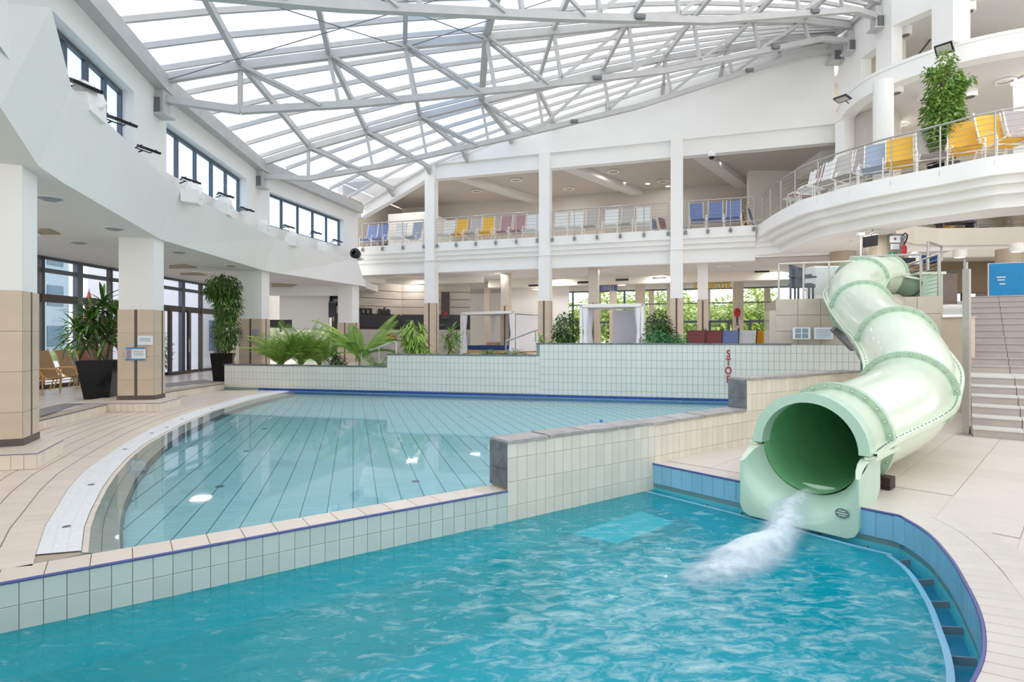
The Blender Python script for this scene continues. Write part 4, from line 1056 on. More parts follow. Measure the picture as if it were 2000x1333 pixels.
# ================================================================ GLASS ROOF
TR = [(V((-6.9, 26.6)), V((11.75, 20.8))), (V((-8.5, 19.3)), V((11.62, 20.6))), (V((-8.0, 13.0)), V((11.74, 19.9))), (V((-6.9, 8.0)), V((11.75, 18.4))), (V((-4.6, 2.4)), V((13.4, 16.0))), (V((-1.5, -3.0)), V((16, 13)))]
tp = [0, .08, .175, .265, .37, .465, .58, .69, .80, .9, 1]
def topz(i, t):
    if i == 0:
        return lerpT(gtab, TR[0][0].lerp(TR[0][1], t).x) + .05
    return lerpT(ztab, t) + .22
def TP(i, t): p = TR[i][0].lerp(TR[i][1], t); return V((p.x, p.y, topz(i, t)))
roof = thing('glass_roof', 'large pitched glass roof of frosted panes between fanned steel trusses', 'roof', (2, 16, 10))
rdirs = ['far end', 'second far', 'middle', 'near', 'overhead']
NS = 5
for i in range(5):
    for j in range(NS + 1):
        f = j / NS
        if j == 0 and i > 0: continue
        m = MB()
        for a, b in zip(tp[:-1], tp[1:]):
            A = TP(i, a).lerp(TP(i + 1, a), f); B = TP(i, b).lerp(TP(i + 1, b), f); m.beam(A, B, .07, .12)
        m.build('purlin', steel, roof)
    for k, t in enumerate(tp):
        if k == 0 or (i > 0 and 0): pass
        m = MB(); dz = V((0, 0, -.14)); m.beam(TP(i, t) + dz, TP(i + 1, t) + dz, .11 if k != 4 else .2, .18); m.build('rafter', steel, roof)
    for j in range(NS):
        for k, (a, b) in enumerate(zip(tp[:-1], tp[1:])):
            f0, f1 = j / NS, (j + 1) / NS; dz = V((0, 0, .05))
            P = [TP(i, a).lerp(TP(i + 1, a), f0), TP(i, b).lerp(TP(i + 1, b), f0), TP(i, b).lerp(TP(i + 1, b), f1), TP(i, a).lerp(TP(i + 1, a), f1)]
            g = 1 if k < 4 else 0
            if (k == 3 and R.random() < .5): g = 2
            if k < 3 and R.random() < .4: g = 0
            MB().add([p + dz for p in P], [(0, 1, 2, 3)]).build('pane', g_roof[g], roof)
btab = [(0, 7.0), (.08, 6.95), (.206, 7.45), (.425, 8.53), (.64, 9.67), (.94, 11.73), (1, 11.85)]
for i, lab in ((1, 'farthest'), (2, 'middle'), (3, 'nearest')):
    o = thing('roof_truss', '%s of three pale grey steel trusses spanning under the glass roof' % lab, 'truss', (TR[i][0].x, TR[i][0].y, 7), group='steel roof trusses')
    def BT(t): p = TR[i][0].lerp(TR[i][1], t); return V((p.x, p.y, lerpT(btab, t)))
    up = lambda t: TP(i, t) - V((0, 0, .24))
    m = MB()
    for a, b in zip(tp[:-1], tp[1:]): m.beam(up(a), up(b), .16, .2)
    m.build('top_chord', steel, o)
    m = MB(); bp_ = [0, .08, .206, .32, .425, .53, .64, .74, .84, .94, 1]
    for a, b in zip(bp_[:-1], bp_[1:]): m.beam(BT(a), BT(b), .16, .16)
    m.build('bottom_chord', steel, o)
    for k, t in enumerate(tp[1:-1]):
        a = up(t); b = BT(t + (.012 if k else 0)); MB().beam(a, b, .09, .09).build('vertical_strut', steel, o)
        t2 = tp[min(k + 2, 9)]
        if k < 4:
            side = V((.05, -.08, 0)); MB().beam(up(t) + side, BT(t2 - .01) + side, .07, .07).build('diagonal', steel, o)
            if i != 3: MB().beam(up(t) - side, BT(t2 - .01) - side, .07, .07).build('diagonal', steel, o)
        elif k < 8:
            MB().beam(BT(t) , up(t2), .09, .09).build('diagonal', steel, o)
    a, b = BT(0), BT(1)
    for p in (BT(0), BT(1)):
        m = MB(); m.box((p.x, p.y, p.z - .05), (.34, .28, .7)); m.box((p.x, p.y, p.z - .4), (.5, .4, .05)); m.build('bearing', steel, o)
        MB().box((p.x, p.y - .16, p.z - .2), (.2, .04, .34)).build('bearing_recess', dsteel, o)
    for t in (.53, .84):
        p = BT(t); m = MB(); m.tube([p + V((-.12, -.14, -.02)), p + V((.12, -.14, -.02))], .07, 8); m.build('coupling', dsteel, o)
end = thing('end_truss', 'slim steel strut truss bracing the roof edge along the back wall', 'truss', (0, 24, 9))
for k, t in enumerate(tp[1:-1]):
    p = TP(0, t) - V((0, 0, .1)); MB().beam(p + V((-.15, -.5, -.1)), p + V((.0, .2, -.32)), .14, .12).build('wall_bracket', steel, end)
for a, b, lab in (((2, .0), (3, .465), 'left'), ((2, .265), (3, .0), 'crossing'), ((2, .37), (3, .1), 'middle'), ((2, .265), (3, .58), 'right')):
    A, B = TP(*a) - V((0, 0, .3)), TP(*b) - V((0, 0, .3)); m = MB(); m.tube([A, B], .012, 5)
    tag(m.build('tie_rod', dsteel), 'thin steel tie rod under the glass roof, the %s one' % lab, 'tie rod')

# ================================================================ RIGHT CURVED BALCONY
OC = [W(1489, 436, 5.8), W(1525, 412, 5.8), W(1563, 392, 5.8), W(1610, 378, 5.8), W(1671, 361, 5.8), W(1752, 343, 5.8), W(1828, 328, 5.8), W(1924, 308, 5.8), W(2000, 298, 5.8)]
OC = [V((p.x, p.y, 0)) for p in OC]; OC[0] = V((9.25, 21.35, 0)); OC[1] = V((8.98, 19.6, 0)); OC += [V((13.2, 12.3, 0)), V((15.2, 11.6, 0))]
oc = [v2(p) for p in cr(OC, 5)]
inner = [(15.5, 14.2), (13.6, 14.3), (12.7, 14.75), (11.9, 15.4), (11.3, 16.1), (11.25, 16.8), (12.2, 18.6), (13.6, 20.6), (15.3, 22.0), (16.5, 22.4), (18, 22.35), (20.5, 22.0)]
def ring_poly(off_, ioff=0): return [*offset(oc, off_)] + [v2(p) for p in inner] + [V((20.5, 27)), V((9.5, 25)), v2(G(9.62, .3))]
bal = MB()
for off_, za, zb in ((0, 5.36, 5.8), (.2, 5.18, 5.36), (.4, 4.98, 5.18), (.68, 4.70, 4.98)): bal.prism(ring_poly(off_), za, zb)
struct('floor_curved_balcony', bal, white)
tz = MB()
fi = [v2(p) for p in inner[6:]]; ft = offset(fi, .1)
tz.prism([*offset(fi, -.12)] + list(reversed(ft)), 5.15, 5.82); tz.prism([*offset(fi, -.02)] + list(reversed(ft)), 4.72, 5.02); struct('trim_far_balcony', tz, cream)
railing('balcony_railing', 'steel cable railing following the curved balcony edge at right', [v2(p) for p in offset(oc, .06)], 5.8, 1.05, 1.12)
railing('balcony_railing', 'dark far railing seen under the curved balcony', [v2(p) for p in offset(fi, -.05)], 5.82, 1.0, 1.3, cables=5, mat_=dsteel)
# loungers on curved balcony
cb_l = [(1553, 'white'), (1578, 'mauve'), (1601, 'white'), (1632, 'grey'), (1672, 'darkgrey'), (1711, 'bluegrey'), (1756, 'yellow'), (1822, 'darkgrey'), (1882, 'yellow'), (1952, 'yellow'), (2010, 'darkgrey')]
so = offset(oc, .75); Ls = plen(so); lut = [(1000 + F * poly_at(so, s * Ls / 300).x / poly_at(so, s * Ls / 300).y, s * Ls / 300) for s in range(301)]
for k, (px, c) in enumerate(cb_l):
    cand = [a for a in lut if poly_at(so, a[1]).y < 19]; s_ = min(cand, key=lambda a: abs(a[0] - px))[1]; p = poly_at(so, s_); t_ = (poly_at(so, s_ + .05) - poly_at(so, s_ - .05)).normalized()
    rz = math.atan2(t_.y, t_.x) + R.uniform(-.06, .06)
    chair(c if c != 'darkgrey' else 'darkgrey', (p.x, p.y, 5.8), rz + (.42 if k >= 5 else 0), '%s lounger on the curved balcony, %s' % (cname[c], (NUM[k] + ' from its left end') if k < 10 else 'cut by the right frame edge'), 'loungers on the curved balcony', h=1.2).scale = (1.18, 1.1, 1.08)
for k, (px, c) in enumerate([(1855, 'gold'), (1902, 'blue')]):
    p = D(px, 455, 24.5); chair(c, (p.x, p.y, 5.8), .1, '%s lounger on the far lower balcony seen under the curved soffit' % cname[c], 'loungers on the far balcony', h=1.1)
tl = thing('balcony_side_table', 'low dark brown table beside the blue lounger on the far balcony', 'table', (D(1865, 455, 23.4).x, 23.4, 5.8))
MB().box((0, 0, .42), (1.3, .5, .06)).build('top', dframe, tl, world=False); [MB().box((x, 0, .2), (.05, .4, .4)).build('leg', dframe, tl, world=False) for x in (-.6, .6)]
# upper ring beam and storeys
RC = [V((11.75, 20.75, 0)), V((11.3, 19.3, 0)), V((11.3, 17.9, 0)), V((12.0, 16.5, 0)), V((13.2, 15.5, 0)), V((14.9, 14.9, 0)), V((17, 14.7, 0))]
rc = [v2(p) for p in cr(RC, 6)]
rb = MB(); rb.prism([*rc] + list(reversed(offset(rc, .45))), 9.25, 9.8); rb.prism([*offset(rc, -.03)] + list(reversed(offset(rc, .1))), 9.74, 9.83); struct('trim_ring_beam', rb, white)
us_ = MB(); us_.prism([*offset(rc, .4)] + [V((22, 15)), V((22, 27)), V((12.2, 27))], 9.3, 9.42); struct('ceiling_upper_ring', us_, soffit)
uf = MB(); uf.prism([V((12.2, 22.6)), V((22, 19.5)), V((22, 22)), V((12.4, 25))], 8.45, 9.3); struct('trim_far_ring', uf, white)
cw = MB(); ccw = [v2(p) for p in cr([V((11.9, 20.6, 0)), V((12.1, 19.4, 0)), V((12.9, 19.3, 0)), V((14.2, 21, 0)), V((15, 23.5, 0))], 5)]
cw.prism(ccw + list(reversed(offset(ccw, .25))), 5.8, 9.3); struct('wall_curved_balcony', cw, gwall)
pw = MB(); pw.box((16.5, 25.5, 7.5), (12, .3, 3.6)); pw.box((22, 20, 6), (.3, 14, 8)); struct('wall_far_right', pw, cream)
def roundcol(name, lab, x, y, r, z0, z1, m=white, n=24):
    o = thing(name, lab, 'column', (x, y, z0)); MB().tube([(0, 0, 0), (0, 0, z1 - z0)], r, n).build('shaft', m, o, world=False, smooth=False)
    MB().lathe([(r, 0), (r + .02, 0), (r + .02, .12), (r, .12)], (0, 0, 0), n).build('foot_ring', m, o, world=False); return o
p = D(1725, 300, 17.3); roundcol('round_column', 'round white column on the curved balcony left of the ficus', p.x, p.y, .27, 5.8, 9.3)
p = D(1650, 300, 20.2); o = thing('square_column', 'square white column at the corner behind the first balcony loungers', 'column', (p.x, p.y, 5.8)); MB().box((0, 0, 1.75), (.42, .42, 3.5), .2).build('shaft', white, o, world=False); MB().box((0, 0, 3.45), (.5, .5, .1), .2).build('cap', white, o, world=False)
p = D(1990, 200, 17); o = thing('square_column', 'white square column behind the last yellow lounger at right edge', 'column', (p.x + .3, p.y, 5.8)); MB().box((0, 0, 1.75), (.5, .5, 3.5), .2).build('shaft', white, o, world=False); MB().box((0, 0, 3.4), (.58, .58, .12), .2).build('cap', white, o, world=False)
# upper right wall: piers and band towards the roof
wr = MB()
def wseg(a, b, z0, z1, th=.35):
    a, b = v2(a), v2(b); n_ = V(((b - a).y, -(b - a).x)).normalized() * -th
    if n_.x < 0: n_ = -n_
    wr.prism([a, b, b + n_, a + n_], z0, z1)
wseg((11.85, 20.85), (11.8, 19.4), 9.8, 12.6); wseg((11.8, 19.4), (11.8, 18.6), 11.0, 12.6); wseg((11.8, 18.6), (11.85, 17.9), 9.8, 12.6)
wseg((11.85, 17.9), (12.6, 16.6), 11.3, 12.7); wseg((12.6, 16.6), (14.2, 15.6), 11.3, 13.0); wseg((14.2, 15.6), (17, 15.0), 11.3, 13.4)
struct('wall_right_upper', wr, white)
p = D(1857, 50, 16.3); o = thing('upper_pier', 'square white pier standing on the ring beam above the ficus', 'column', (p.x, p.y, 9.8)); MB().box((0, 0, .8), (.62, .62, 1.6), .25).build('shaft', white, o, world=False); MB().box((0, 0, .05), (.66, .66, .06), .25).build('foot', white, o, world=False)
ui = MB(); ui.prism([V((12.2, 17.9)), V((13.0, 16.9)), V((22, 15.3)), V((22, 24)), V((12.2, 24))], 11.45, 11.6); struct('ceiling_top_storey', ui, soffit)
ub_ = MB(); ub_.box((15.2, 22.6, 10.6), (6, .3, 2)); ub_.box((12.9, 20.8, 10.6), (.3, 3.6, 2)); struct('wall_top_storey', ub_, cream)
bl_ = MB(); bl_.box((17.2, 18.6, 10.25), (3.5, .25, .9)); struct('trim_top_parapet', bl_, cream)
# cylinder lamps
for k, (px, py, z, r) in enumerate([(1767, 70, 11.3, .2), (1890, 24, 11.3, .2), (1750, 183, 9.2, .2), (1894, 190, 9.2, .2), (1858, 187, 9.2, .18), (1805, 195, 9.2, .18), (1875, 503, 4.6, .22), (1987, 492, 4.6, .22)]):
    p = W(px, py, z - .1)
    o = thing('cylinder_lamp', '%s' % ['white cylinder lamp on the top storey ceiling, left one', 'white cylinder lamp on the top storey ceiling beside the pier', 'white cylinder lamp right of the round white column', 'white cylinder lamp right of the ficus', 'white cylinder lamp just behind the ficus', 'white cylinder lamp left of the ficus stem', 'flat white cylinder lamp above the staircase rail', 'flat white cylinder lamp above the blue poster'][k], 'ceiling lamp', p, group='cylinder ceiling lamps')
    MB().lathe([(.001, 0), (r * .95, 0), (r, .02), (r, .28)], (0, 0, 0), 16).build('cylinder', lampw, o, world=False); MB().lathe([(.001, -.004), (r * .7, -.004)], (0, 0, 0), 14).build('lens', dsteel if k < 6 else glow, o, world=False)
floodlight(D(1845, 98, 15.3), math.radians(-50), -.7, 'black floodlight on the ring beam above the ficus', 1.15, group=None)
floodlight(D(1647, 193, 17.6), math.radians(-60), -.2, 'black floodlight at the left end of the ring beam', 1.15)
hb = thing('wall_handrail', 'brown handrail seen inside the top storey opening', 'handrail', D(1812, 90, 19)); a, b, c = D(1793, 108, 19), D(1820, 74, 19), D(1832, 70, 19); MB().tube([a, b, c], .03, 6).build('rail', dframe, hb); MB().beam(D(1800, 99, 19), D(1801, 99, 19.3), .03, .03).build('wall_bracket', dframe, hb)

# ================================================================ TOWER AND STAIRS
tl0, tr0 = V((6.55, 14.25)), V((9.85, 13.12)); td = (tr0 - tl0).normalized(); tn = V((-td.y, td.x))
tow = thing('slide_tower', 'beige glossy tiled tower that carries the slide start platform', 'tower', (8.2, 13.7, 0))
ZT = 2.53
core = [tl0 + tn * .02 + td * .01, tr0 + tn * .02 - td * .02, tr0 + tn * 2.6 - td * .02, tl0 + tn * 2.6 + td * .01]
MB().prism(core, -.01, ZT).build('core', grout, tow)
q = []; n = 7; LT = (tr0 - tl0).length
zz = [ZT, 2.13, 1.73, 1.33, .93, .53, .13, -.0]
for i in range(n):
    a, b = tl0 + td * (LT * i / n), tl0 + td * (LT * (i + 1) / n)
    for z1, z0 in zip(zz[:-1], zz[1:]): q.append([V((a.x, a.y, z0)), V((b.x, b.y, z0)), V((b.x, b.y, z1)), V((a.x, a.y, z1))])
for i in range(4):
    a, b = tr0 + tn * (.65 * i), tr0 + tn * (.65 * (i + 1))
    for z1, z0 in zip(zz[:-1], zz[1:]): q.append([V((a.x, a.y, z0)), V((b.x, b.y, z0)), V((b.x, b.y, z1)), V((a.x, a.y, z1))])
tiles(tow, q, .012, beigeg, name='wall_tile', gap=.008)
a = tl0; MB().prism([a - td * .14 , a + td * .02, a + td * .02 + tn * 1.5, a - td * .14 + tn * 1.5], 0, 2.25).build('side_step', beigeg, tow)
port = D(1746, 592, 13.3); o_p = MB().lathe([(.001, 0), (.17, 0), (.2, .03), (.2, .1)], (0, 0, 0), 16); po_ = o_p.build('round_port', cream, tow, world=False); po_.location = port - tow.location; po_.rotation_euler = (PI / 2, 0, math.atan2(td.y, td.x))
ang_t = math.atan2(td.y, td.x)
plate('framed_notice', 'white framed notice with photo grid on the tower wall, left of two', 'notice', 1550, 640, 1581, 663, 13.9, paper, ang=ang_t, parts=[('photo_block', -.2 + .4 * (k % 2), .22 - .44 * (k // 2), .34, .38, mat('photo_grey', '#8c9aa0', .5, noise=.3, nscale=40) if 'photo_grey' not in MATS else MATS['photo_grey']) for k in range(4)])
plate('framed_notice', 'white framed text notice on the tower wall, right of two', 'notice', 1592, 640, 1625, 663, 13.8, paper, ang=ang_t, parts=[('text_line', 0, .32 - .13 * k, .8, .05, printg) for k in range(6)])
# tower railings
tl_b = tl0 + tn * .1
railing('tower_glass_railing', 'glass balustrade with steel posts on the tower, left of the slide', [v2(tl0 + td * .08 + tn * .08), v2(tl0 + td * 1.75 + tn * .08)], ZT, .88, .62, cables=0, bracket=False, glassp=True, post_r=.025, mat_=mat('rail_cream_steel', '#cfc9bf', .35, metal=.4, noise=.05))
rs = [D(1836, 500, 13.15), D(1870, 511, 14.2), D(1893, 518, 15.0)]
railing('tower_side_railing', 'steel cable railing on the tower right side above the corner', [v2(tr0 + tn * .05 - td * .05), v2(tr0 + tn * 2.4 - td * .05)], ZT, .98, 1.1, cables=9, bracket=False, post_r=.035)
railing('tower_back_railing', 'plain steel rail behind the slide entrance box', [v2(tl0 + td * 1.75 + tn * .6), v2(tr0 + tn * .6 - td * .25)], ZT, 1.05, 1.3, cables=0, bracket=False, post_r=.022)
hr = thing('entrance_hoop', 'tall steel hoop rail above the slide entrance', 'rail', D(1826, 500, 15.0)); MB().tube([D(1812, 500, 14.6), D(1812, 473, 14.6), D(1839, 482, 15.4), D(1839, 510, 15.4)], .03, 8).build('hoop', inox, hr); MB().tube([D(1812, 500, 14.6), D(1812, 528, 14.6)], .035, 8).build('post', inox, hr)
# wicker chair, cupboards, monitor etc. on tower
wc = thing('wicker_armchair', 'dark grey wicker armchair behind the glass balustrade', 'armchair', D(1566, 575, 15.2) * 1.0); wc.location.z = ZT; wc.rotation_euler = (0, 0, .9)
MB().box((0, 0, .42), (.55, .55, .08)).build('seat', basket, wc, world=False); m = MB(); bk2 = [[V((.3 * math.cos(a), .28 * math.sin(a) + .02, .44 + k * .14 + (.0))) for a in [i * PI / 10 for i in range(11)]] for k in range(4)]; bk2.append([V((.26 * math.cos(a), .3 * math.sin(a) + .02, .9 + .12 * math.sin(a))) for a in [i * PI / 10 for i in range(11)]]); m.loft(bk2, False); m.build('backrest', basket, wc, world=False)
for x in (-.25, .25):
    for y in (-.22, .22): MB().tube([(x, y, 0), (x, y, .42)], .025, 6).build('leg', basket, wc, world=False)
    MB().box((x * 1.15, -.02, .66), (.06, .55, .05)).build('armrest', basket, wc, world=False)
cp = thing('white_cupboard', 'white double door cupboard behind the glass balustrade', 'cupboard', D(1620, 550, 16.2)); cp.location.z = ZT
MB().box((0, 0, .52), (1.1, .5, 1.04)).build('body', lampw, cp, world=False)
for x in (-.275, .275):
    d_ = MB().box((x, -.26, .52), (.52, .03, .98)).build('door', lampw, cp, world=False); MB().box((x - math.copysign(.2, x), -.29, .6), (.02, .03, .25)).build('handle', inox, d_, world=False)
# big oval columns behind tower
colt = mat('fluted_tile_column', '#b9aa97', .5, noise=.08, nscale=3, stretch=(6, 6, .3))
roundcol('oval_column', 'beige fluted round column behind the tower, left one under the balcony soffit', *(lambda p: (p.x, p.y))(D(1645, 500, 21)), .42, 0.7, 4.8, colt)
p = D(1722, 480, 17.8); roundcol('oval_column', 'large beige fluted round column carrying the black monitor', p.x, p.y, .38, 0.7, 4.8, colt)
p = D(1748, 480, 17.4); o = thing('flat_pilaster', 'grey tiled pilaster with first aid sign beside the monitor column', 'pilaster', (p.x, p.y, .7)); MB().box((0, 0, 2.0), (.38, .3, 4.0)).build('shaft', mat('grey_tile', '#8d8680', .5, noise=.06), o, world=False); MB().box((0, -.0, 3.9), (.44, .36, .1)).build('cap', greypanel, o, world=False)
roundcol('oval_column', 'beige round column at far right behind the poster', *(lambda p: (p.x, p.y))(D(1972, 480, 21)), .42, 0.7, 4.8, colt)
roundcol('oval_column', 'beige round column on the far balcony at the right edge', *(lambda p: (p.x, p.y))(D(1982, 430, 24.2)), .4, 5.8, 8.6, colt)
plate('first_aid_sign', 'white sign with a dark red cross on the grey pilaster', 'sign', 1738, 461, 1758, 474, 17.1, paper, parts=[('cross_bar', 0, .05, .3, .12, redm), ('cross_upright', 0, .05, .1, .42, redm)])
plate('small_notice', 'small white notice under the red cross sign', 'notice', 1740, 477, 1756, 487, 17.1, paper, parts=[('text_line', 0, .2 - .25 * k, .7, .08, printg) for k in range(3)])
plate('exit_sign', 'green emergency sign under the notices on the pilaster', 'sign', 1737, 493, 1752, 507, 17.1, greenm, parts=[('arrow', -.15, .1, .12, .5, paper), ('figure', .2, 0, .2, .3, paper)])
tvm = thing('monitor', 'tilted black monitor hanging from the beige fluted column', 'monitor', D(1700, 471, 16.6)); tvm.rotation_euler = (.25, -.18, .1)
MB().box((0, 0, 0), (.44, .05, .32)).build('screen', black, tvm, world=False); MB().box((0, .04, 0), (.36, .06, .24)).build('back_cover', dsteel, tvm, world=False); MB().tube([(0, .06, 0), (.15, .1, .3), (.2, .1, .36)], .02, 6).build('arm', black, tvm, world=False)
pc = thing('pole_camera', 'white box on a thin white pole beside the monitor', 'sensor', D(1681, 500, 14.3)); MB().tube([D(1681, 505, 14.3), D(1681, 460, 14.3)], .018, 6).build('pole', lampw, pc); p = D(1680, 458, 14.3); MB().box(p, (.16, .12, .07)).build('box', lampw, pc)
ext = thing('fire_extinguisher', 'small red fire extinguisher at the pilaster', 'extinguisher', D(1766, 487, 17)); MB().lathe([(.001, -.2), (.07, -.2), (.07, .08), (.02, .14)], (0, 0, 0), 12).build('cylinder', redm, ext, world=False); MB().tube([(0, 0, .14), (.08, 0, .3), (.1, 0, .42), (.03, 0, .48), (-.06, 0, .4)], .02, 6).build('hose', black, ext, world=False)
ct = thing('reception_counter', 'brown counter with dark items behind the slide entrance', 'counter', D(1790, 540, 16.6)); ct.location.z = ZT
MB().box((0, 0, .45), (1.9, .6, .9)).build('body', mat('taupe_counter', '#7d6d64', .5, noise=.05), ct, world=False); MB().box((0, 0, .92), (2.0, .7, .05)).build('top', dframe, ct, world=False)
tag(MB().box(D(1812, 507, 16.4), (.55, .3, .2)).build('folded_towels', navy), 'folded navy towels on the brown counter', 'towels')
tag(MB().lathe([(.001, 0), (.14, 0), (.14, .3), (.05, .36), (.001, .36)], D(1786, 517, 16.4) , 12).build('white_canister', lampw), 'white canister on the brown counter', 'canister')
tag(MB().box(D(1771, 510, 16.3), (.3, .3, .14)).build('black_tray', black), 'black tray on the brown counter beside the white canister', 'tray')
# stairs
sd_ = V((.615, .788)); rdv = V((.788, -.615)); s0 = V((7.38, 9.19))
stairs = thing('staircase', 'wide beige tiled staircase with a landing at the right edge', 'staircase', (s0.x, s0.y, 0))
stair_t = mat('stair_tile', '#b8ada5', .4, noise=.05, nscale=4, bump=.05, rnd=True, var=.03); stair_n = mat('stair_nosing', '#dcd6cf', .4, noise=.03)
steps_ = [(.145 * (k + 1), .38 * k) for k in range(6)]
last = .38 * 5
steps_ += [(.87 + .148 * (k + 1), last + 1.3 + .38 * k) for k in range(12)]
for k, (z, s_) in enumerate(steps_):
    nx = steps_[k + 1][1] if k + 1 < len(steps_) else s_ + 3
    z0 = steps_[k - 1][0] if k else 0
    a = s0 + sd_ * s_; a = a + rdv * (0 if True else 0)
    jt = [0, .62, 2.15, 3.7, 5.2]
    for w0, w1 in zip(jt[:-1], jt[1:]):
        A, B = a + rdv * (w0 + .004), a + rdv * (w1 - .004); C2, D2 = B + sd_ * (nx - s_ + .3), A + sd_ * (nx - s_ + .3)
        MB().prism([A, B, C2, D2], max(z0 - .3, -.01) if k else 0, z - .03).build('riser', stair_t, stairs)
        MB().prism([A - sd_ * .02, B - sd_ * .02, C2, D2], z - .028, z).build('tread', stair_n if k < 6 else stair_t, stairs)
wal = MB(); A = s0 - rdv * .2; B = s0 + sd_ * 8; wal.prism([A, s0, B, B - rdv * .2], 0, .02)
# stair side post and rails
sr = thing('stair_railing', 'tall steel posts and handrail at the left side of the staircase', 'railing', (7.25, 9.2, 0))
p = W(1888, 850, 0); MB().box((p.x, p.y, 1.35), (.09, .09, 2.7), .6).build('post', inox, sr); MB().box((p.x, p.y, .01), (.22, .2, .02), .6).build('base_plate', inox, sr)
p2 = p + V((.615, .788, 0)) * .35; MB().tube([(p2.x, p2.y, .2), (p2.x, p2.y, 2.85)], .02, 8).build('slim_post', inox, sr)
for h0 in (1.0, 1.75, 2.5):
    a = V((p.x, p.y, h0)); MB().tube([a, a + V((.615 * 5.2, .788 * 5.2, 1.65 if h0 < 2 else .5))], .022, 8).build('handrail', inox, sr)
for k in range(1, 5): q_ = p + V((.615, .788, 0)) * (1.3 * k); MB().tube([(q_.x, q_.y, .3 * k), (q_.x, q_.y, 1.0 + .42 * k)], .022, 8).build('post', inox, sr)
bx = MB(); 
cab = thing('tiled_pier', 'low beige tiled pier between the tower and the stair post', 'pier', (W(1870, 800, 0).x, 13, 0))
p = D(1871, 700, 12.2); MB().box((p.x, p.y, 1.0), (.26, .5, 2.0), .4).build('body', beige, cab); MB().box((p.x, p.y, 2.01), (.3, .54, .03), .4).build('cap', beigeg, cab)
# poster wall and right background
bpk = thing('backpack', 'dark blue backpack with lime top leaning by the stair post', 'backpack', W(1872, 801, 0))
MB().lathe([(.001, 0), (.17, .0), (.2, .1), (.19, .35), (.13, .5), (.001, .54)], (0, 0, 0), 12).build('body', mat('backpack_blue', '#46557a', .8, noise=.2), bpk, world=False); MB().tube([(-.17, -.12, .05), (-.2, -.14, .3), (-.1, -.15, .5), (.1, -.16, .5), (.18, -.14, .25)], .018, 6).build('strap', black, bpk, world=False); MB().ball((0, 0, .52), .09, 8, .6).build('lime_top', mat('lime', '#a7c83a', .7, noise=.1), bpk, world=False)
po = thing('poster_board', 'large blue printed poster board at the top of the staircase', 'poster', D(1975, 548, 17.0), -.35)
MB().box((.35, 0, 0), (1.75, .05, 1.02)).build('board', mat('poster_blue', '#1590cf', .5, noise=.08, nscale=2), po, world=False); MB().box((.35, .04, 0), (1.8, .04, 1.06)).build('frame', lampw, po, world=False)
for k, (x, z, w) in enumerate([(-.25, .1, .22), (-.25, .02, .18), (.6, .42, .6), (.65, .34, .5), (-.22, -.1, .14)]): MB().box((x, -.03, z), (w, .005, .035)).build('text_line', paper, po, world=False)
pwl = MB(); pwl.box((17.5, 20.9, 2.6), (12, 8, .1)); struct('floor_upper_landing', pwl, platt)
brn = mat('brown_ceiling', '#8f8068', .7, noise=.04)
cg = MB(); cg.prism([V((12.5, 22.6)), V((15.2, 22.45)), V((16.4, 22.85)), V((18, 22.8)), V((22, 22.4)), V((22, 30)), V((12.5, 30))], 4.74, 4.9); struct('ceiling_right_ground', cg, soffit)
bz = MB(); bz.prism([V((13.2, 23.9)), V((22.5, 23.4)), V((22.5, 23.7)), V((13.2, 24.2))], 3.42, 4.74); struct('trim_brown_beam', bz, brn)
ww = MB(); ww.box((17.8, 24.6, 4.1), (10, .2, 1.3)); ww.box((20.2, 24.4, 2.8), (.8, .2, 2)); struct('wall_right_back', ww, cream)
wn = thing('window_right', None, None, (16, 24.6, 2.6), kind='structure')
for z in (2.7, 2.95, 3.6): MB().box((17, 24.5, z), (9, .06, .05)).build('transom', alu, wn)
for k in range(7): MB().box((13.2 + k * 1.2, 24.5, 3.15), (.06, .06, 1.0)).build('mullion', alu, wn); MB().add([(13.2 + k * 1.2, 24.5, 2.7), (14.4 + k * 1.2, 24.5, 2.7), (14.4 + k * 1.2, 24.5, 3.6), (13.2 + k * 1.2, 24.5, 3.6)], [(0, 1, 2, 3)]).build('pane', g_win, wn)

# ================================================================ SLIDE
slide = thing('water_slide', 'pale mint green tube slide curving down from the tower to the front pool', 'slide', (3.0, 5.9, 0))
ax = V((.74, .67, 0)).normalized(); ed = V((ax.y, -ax.x, 0)); OR = V((2.90, 5.80, 0))
def OP(a, b, z): return OR + ed * a + ax * b + V((0, 0, z))
C = [OP(0, .30, .44), OP(0, 1.04, .49), V((4.75, 7.20, .67)), D(1770, 768, 7.95), D(1779, 718, 8.55), D(1750, 668, 9.4), D(1713, 636, 10.7), D(1682, 602, 12.0), D(1667, 572, 13.0), D(1682, 549, 13.9), D(1707, 541, 14.3), D(1730, 541, 14.5)]
path = cr(C, 8); st_ = {0: 0, 1: 8, 3: 24, 5: 40, 7: 56, 9: 72, 11: 88}
def frame_at(i):
    t = (path[min(i + 1, len(path) - 1)] - path[max(i - 1, 0)]).normalized(); sx = t.cross(V((0, 0, 1))).normalized(); return t, sx, sx.cross(t).normalized()
def ringp(i, r, n=40, c=None): t, sx, sy = frame_at(i); c = c or path[i]; return [c + sx * (r * math.cos(2 * PI * k / n)) + sy * (r * math.sin(2 * PI * k / n)) for k in range(n)]
RO, RI, RF = .525, .485, .60
keys = [0, 8, 24, 40, 56, 72, 88]
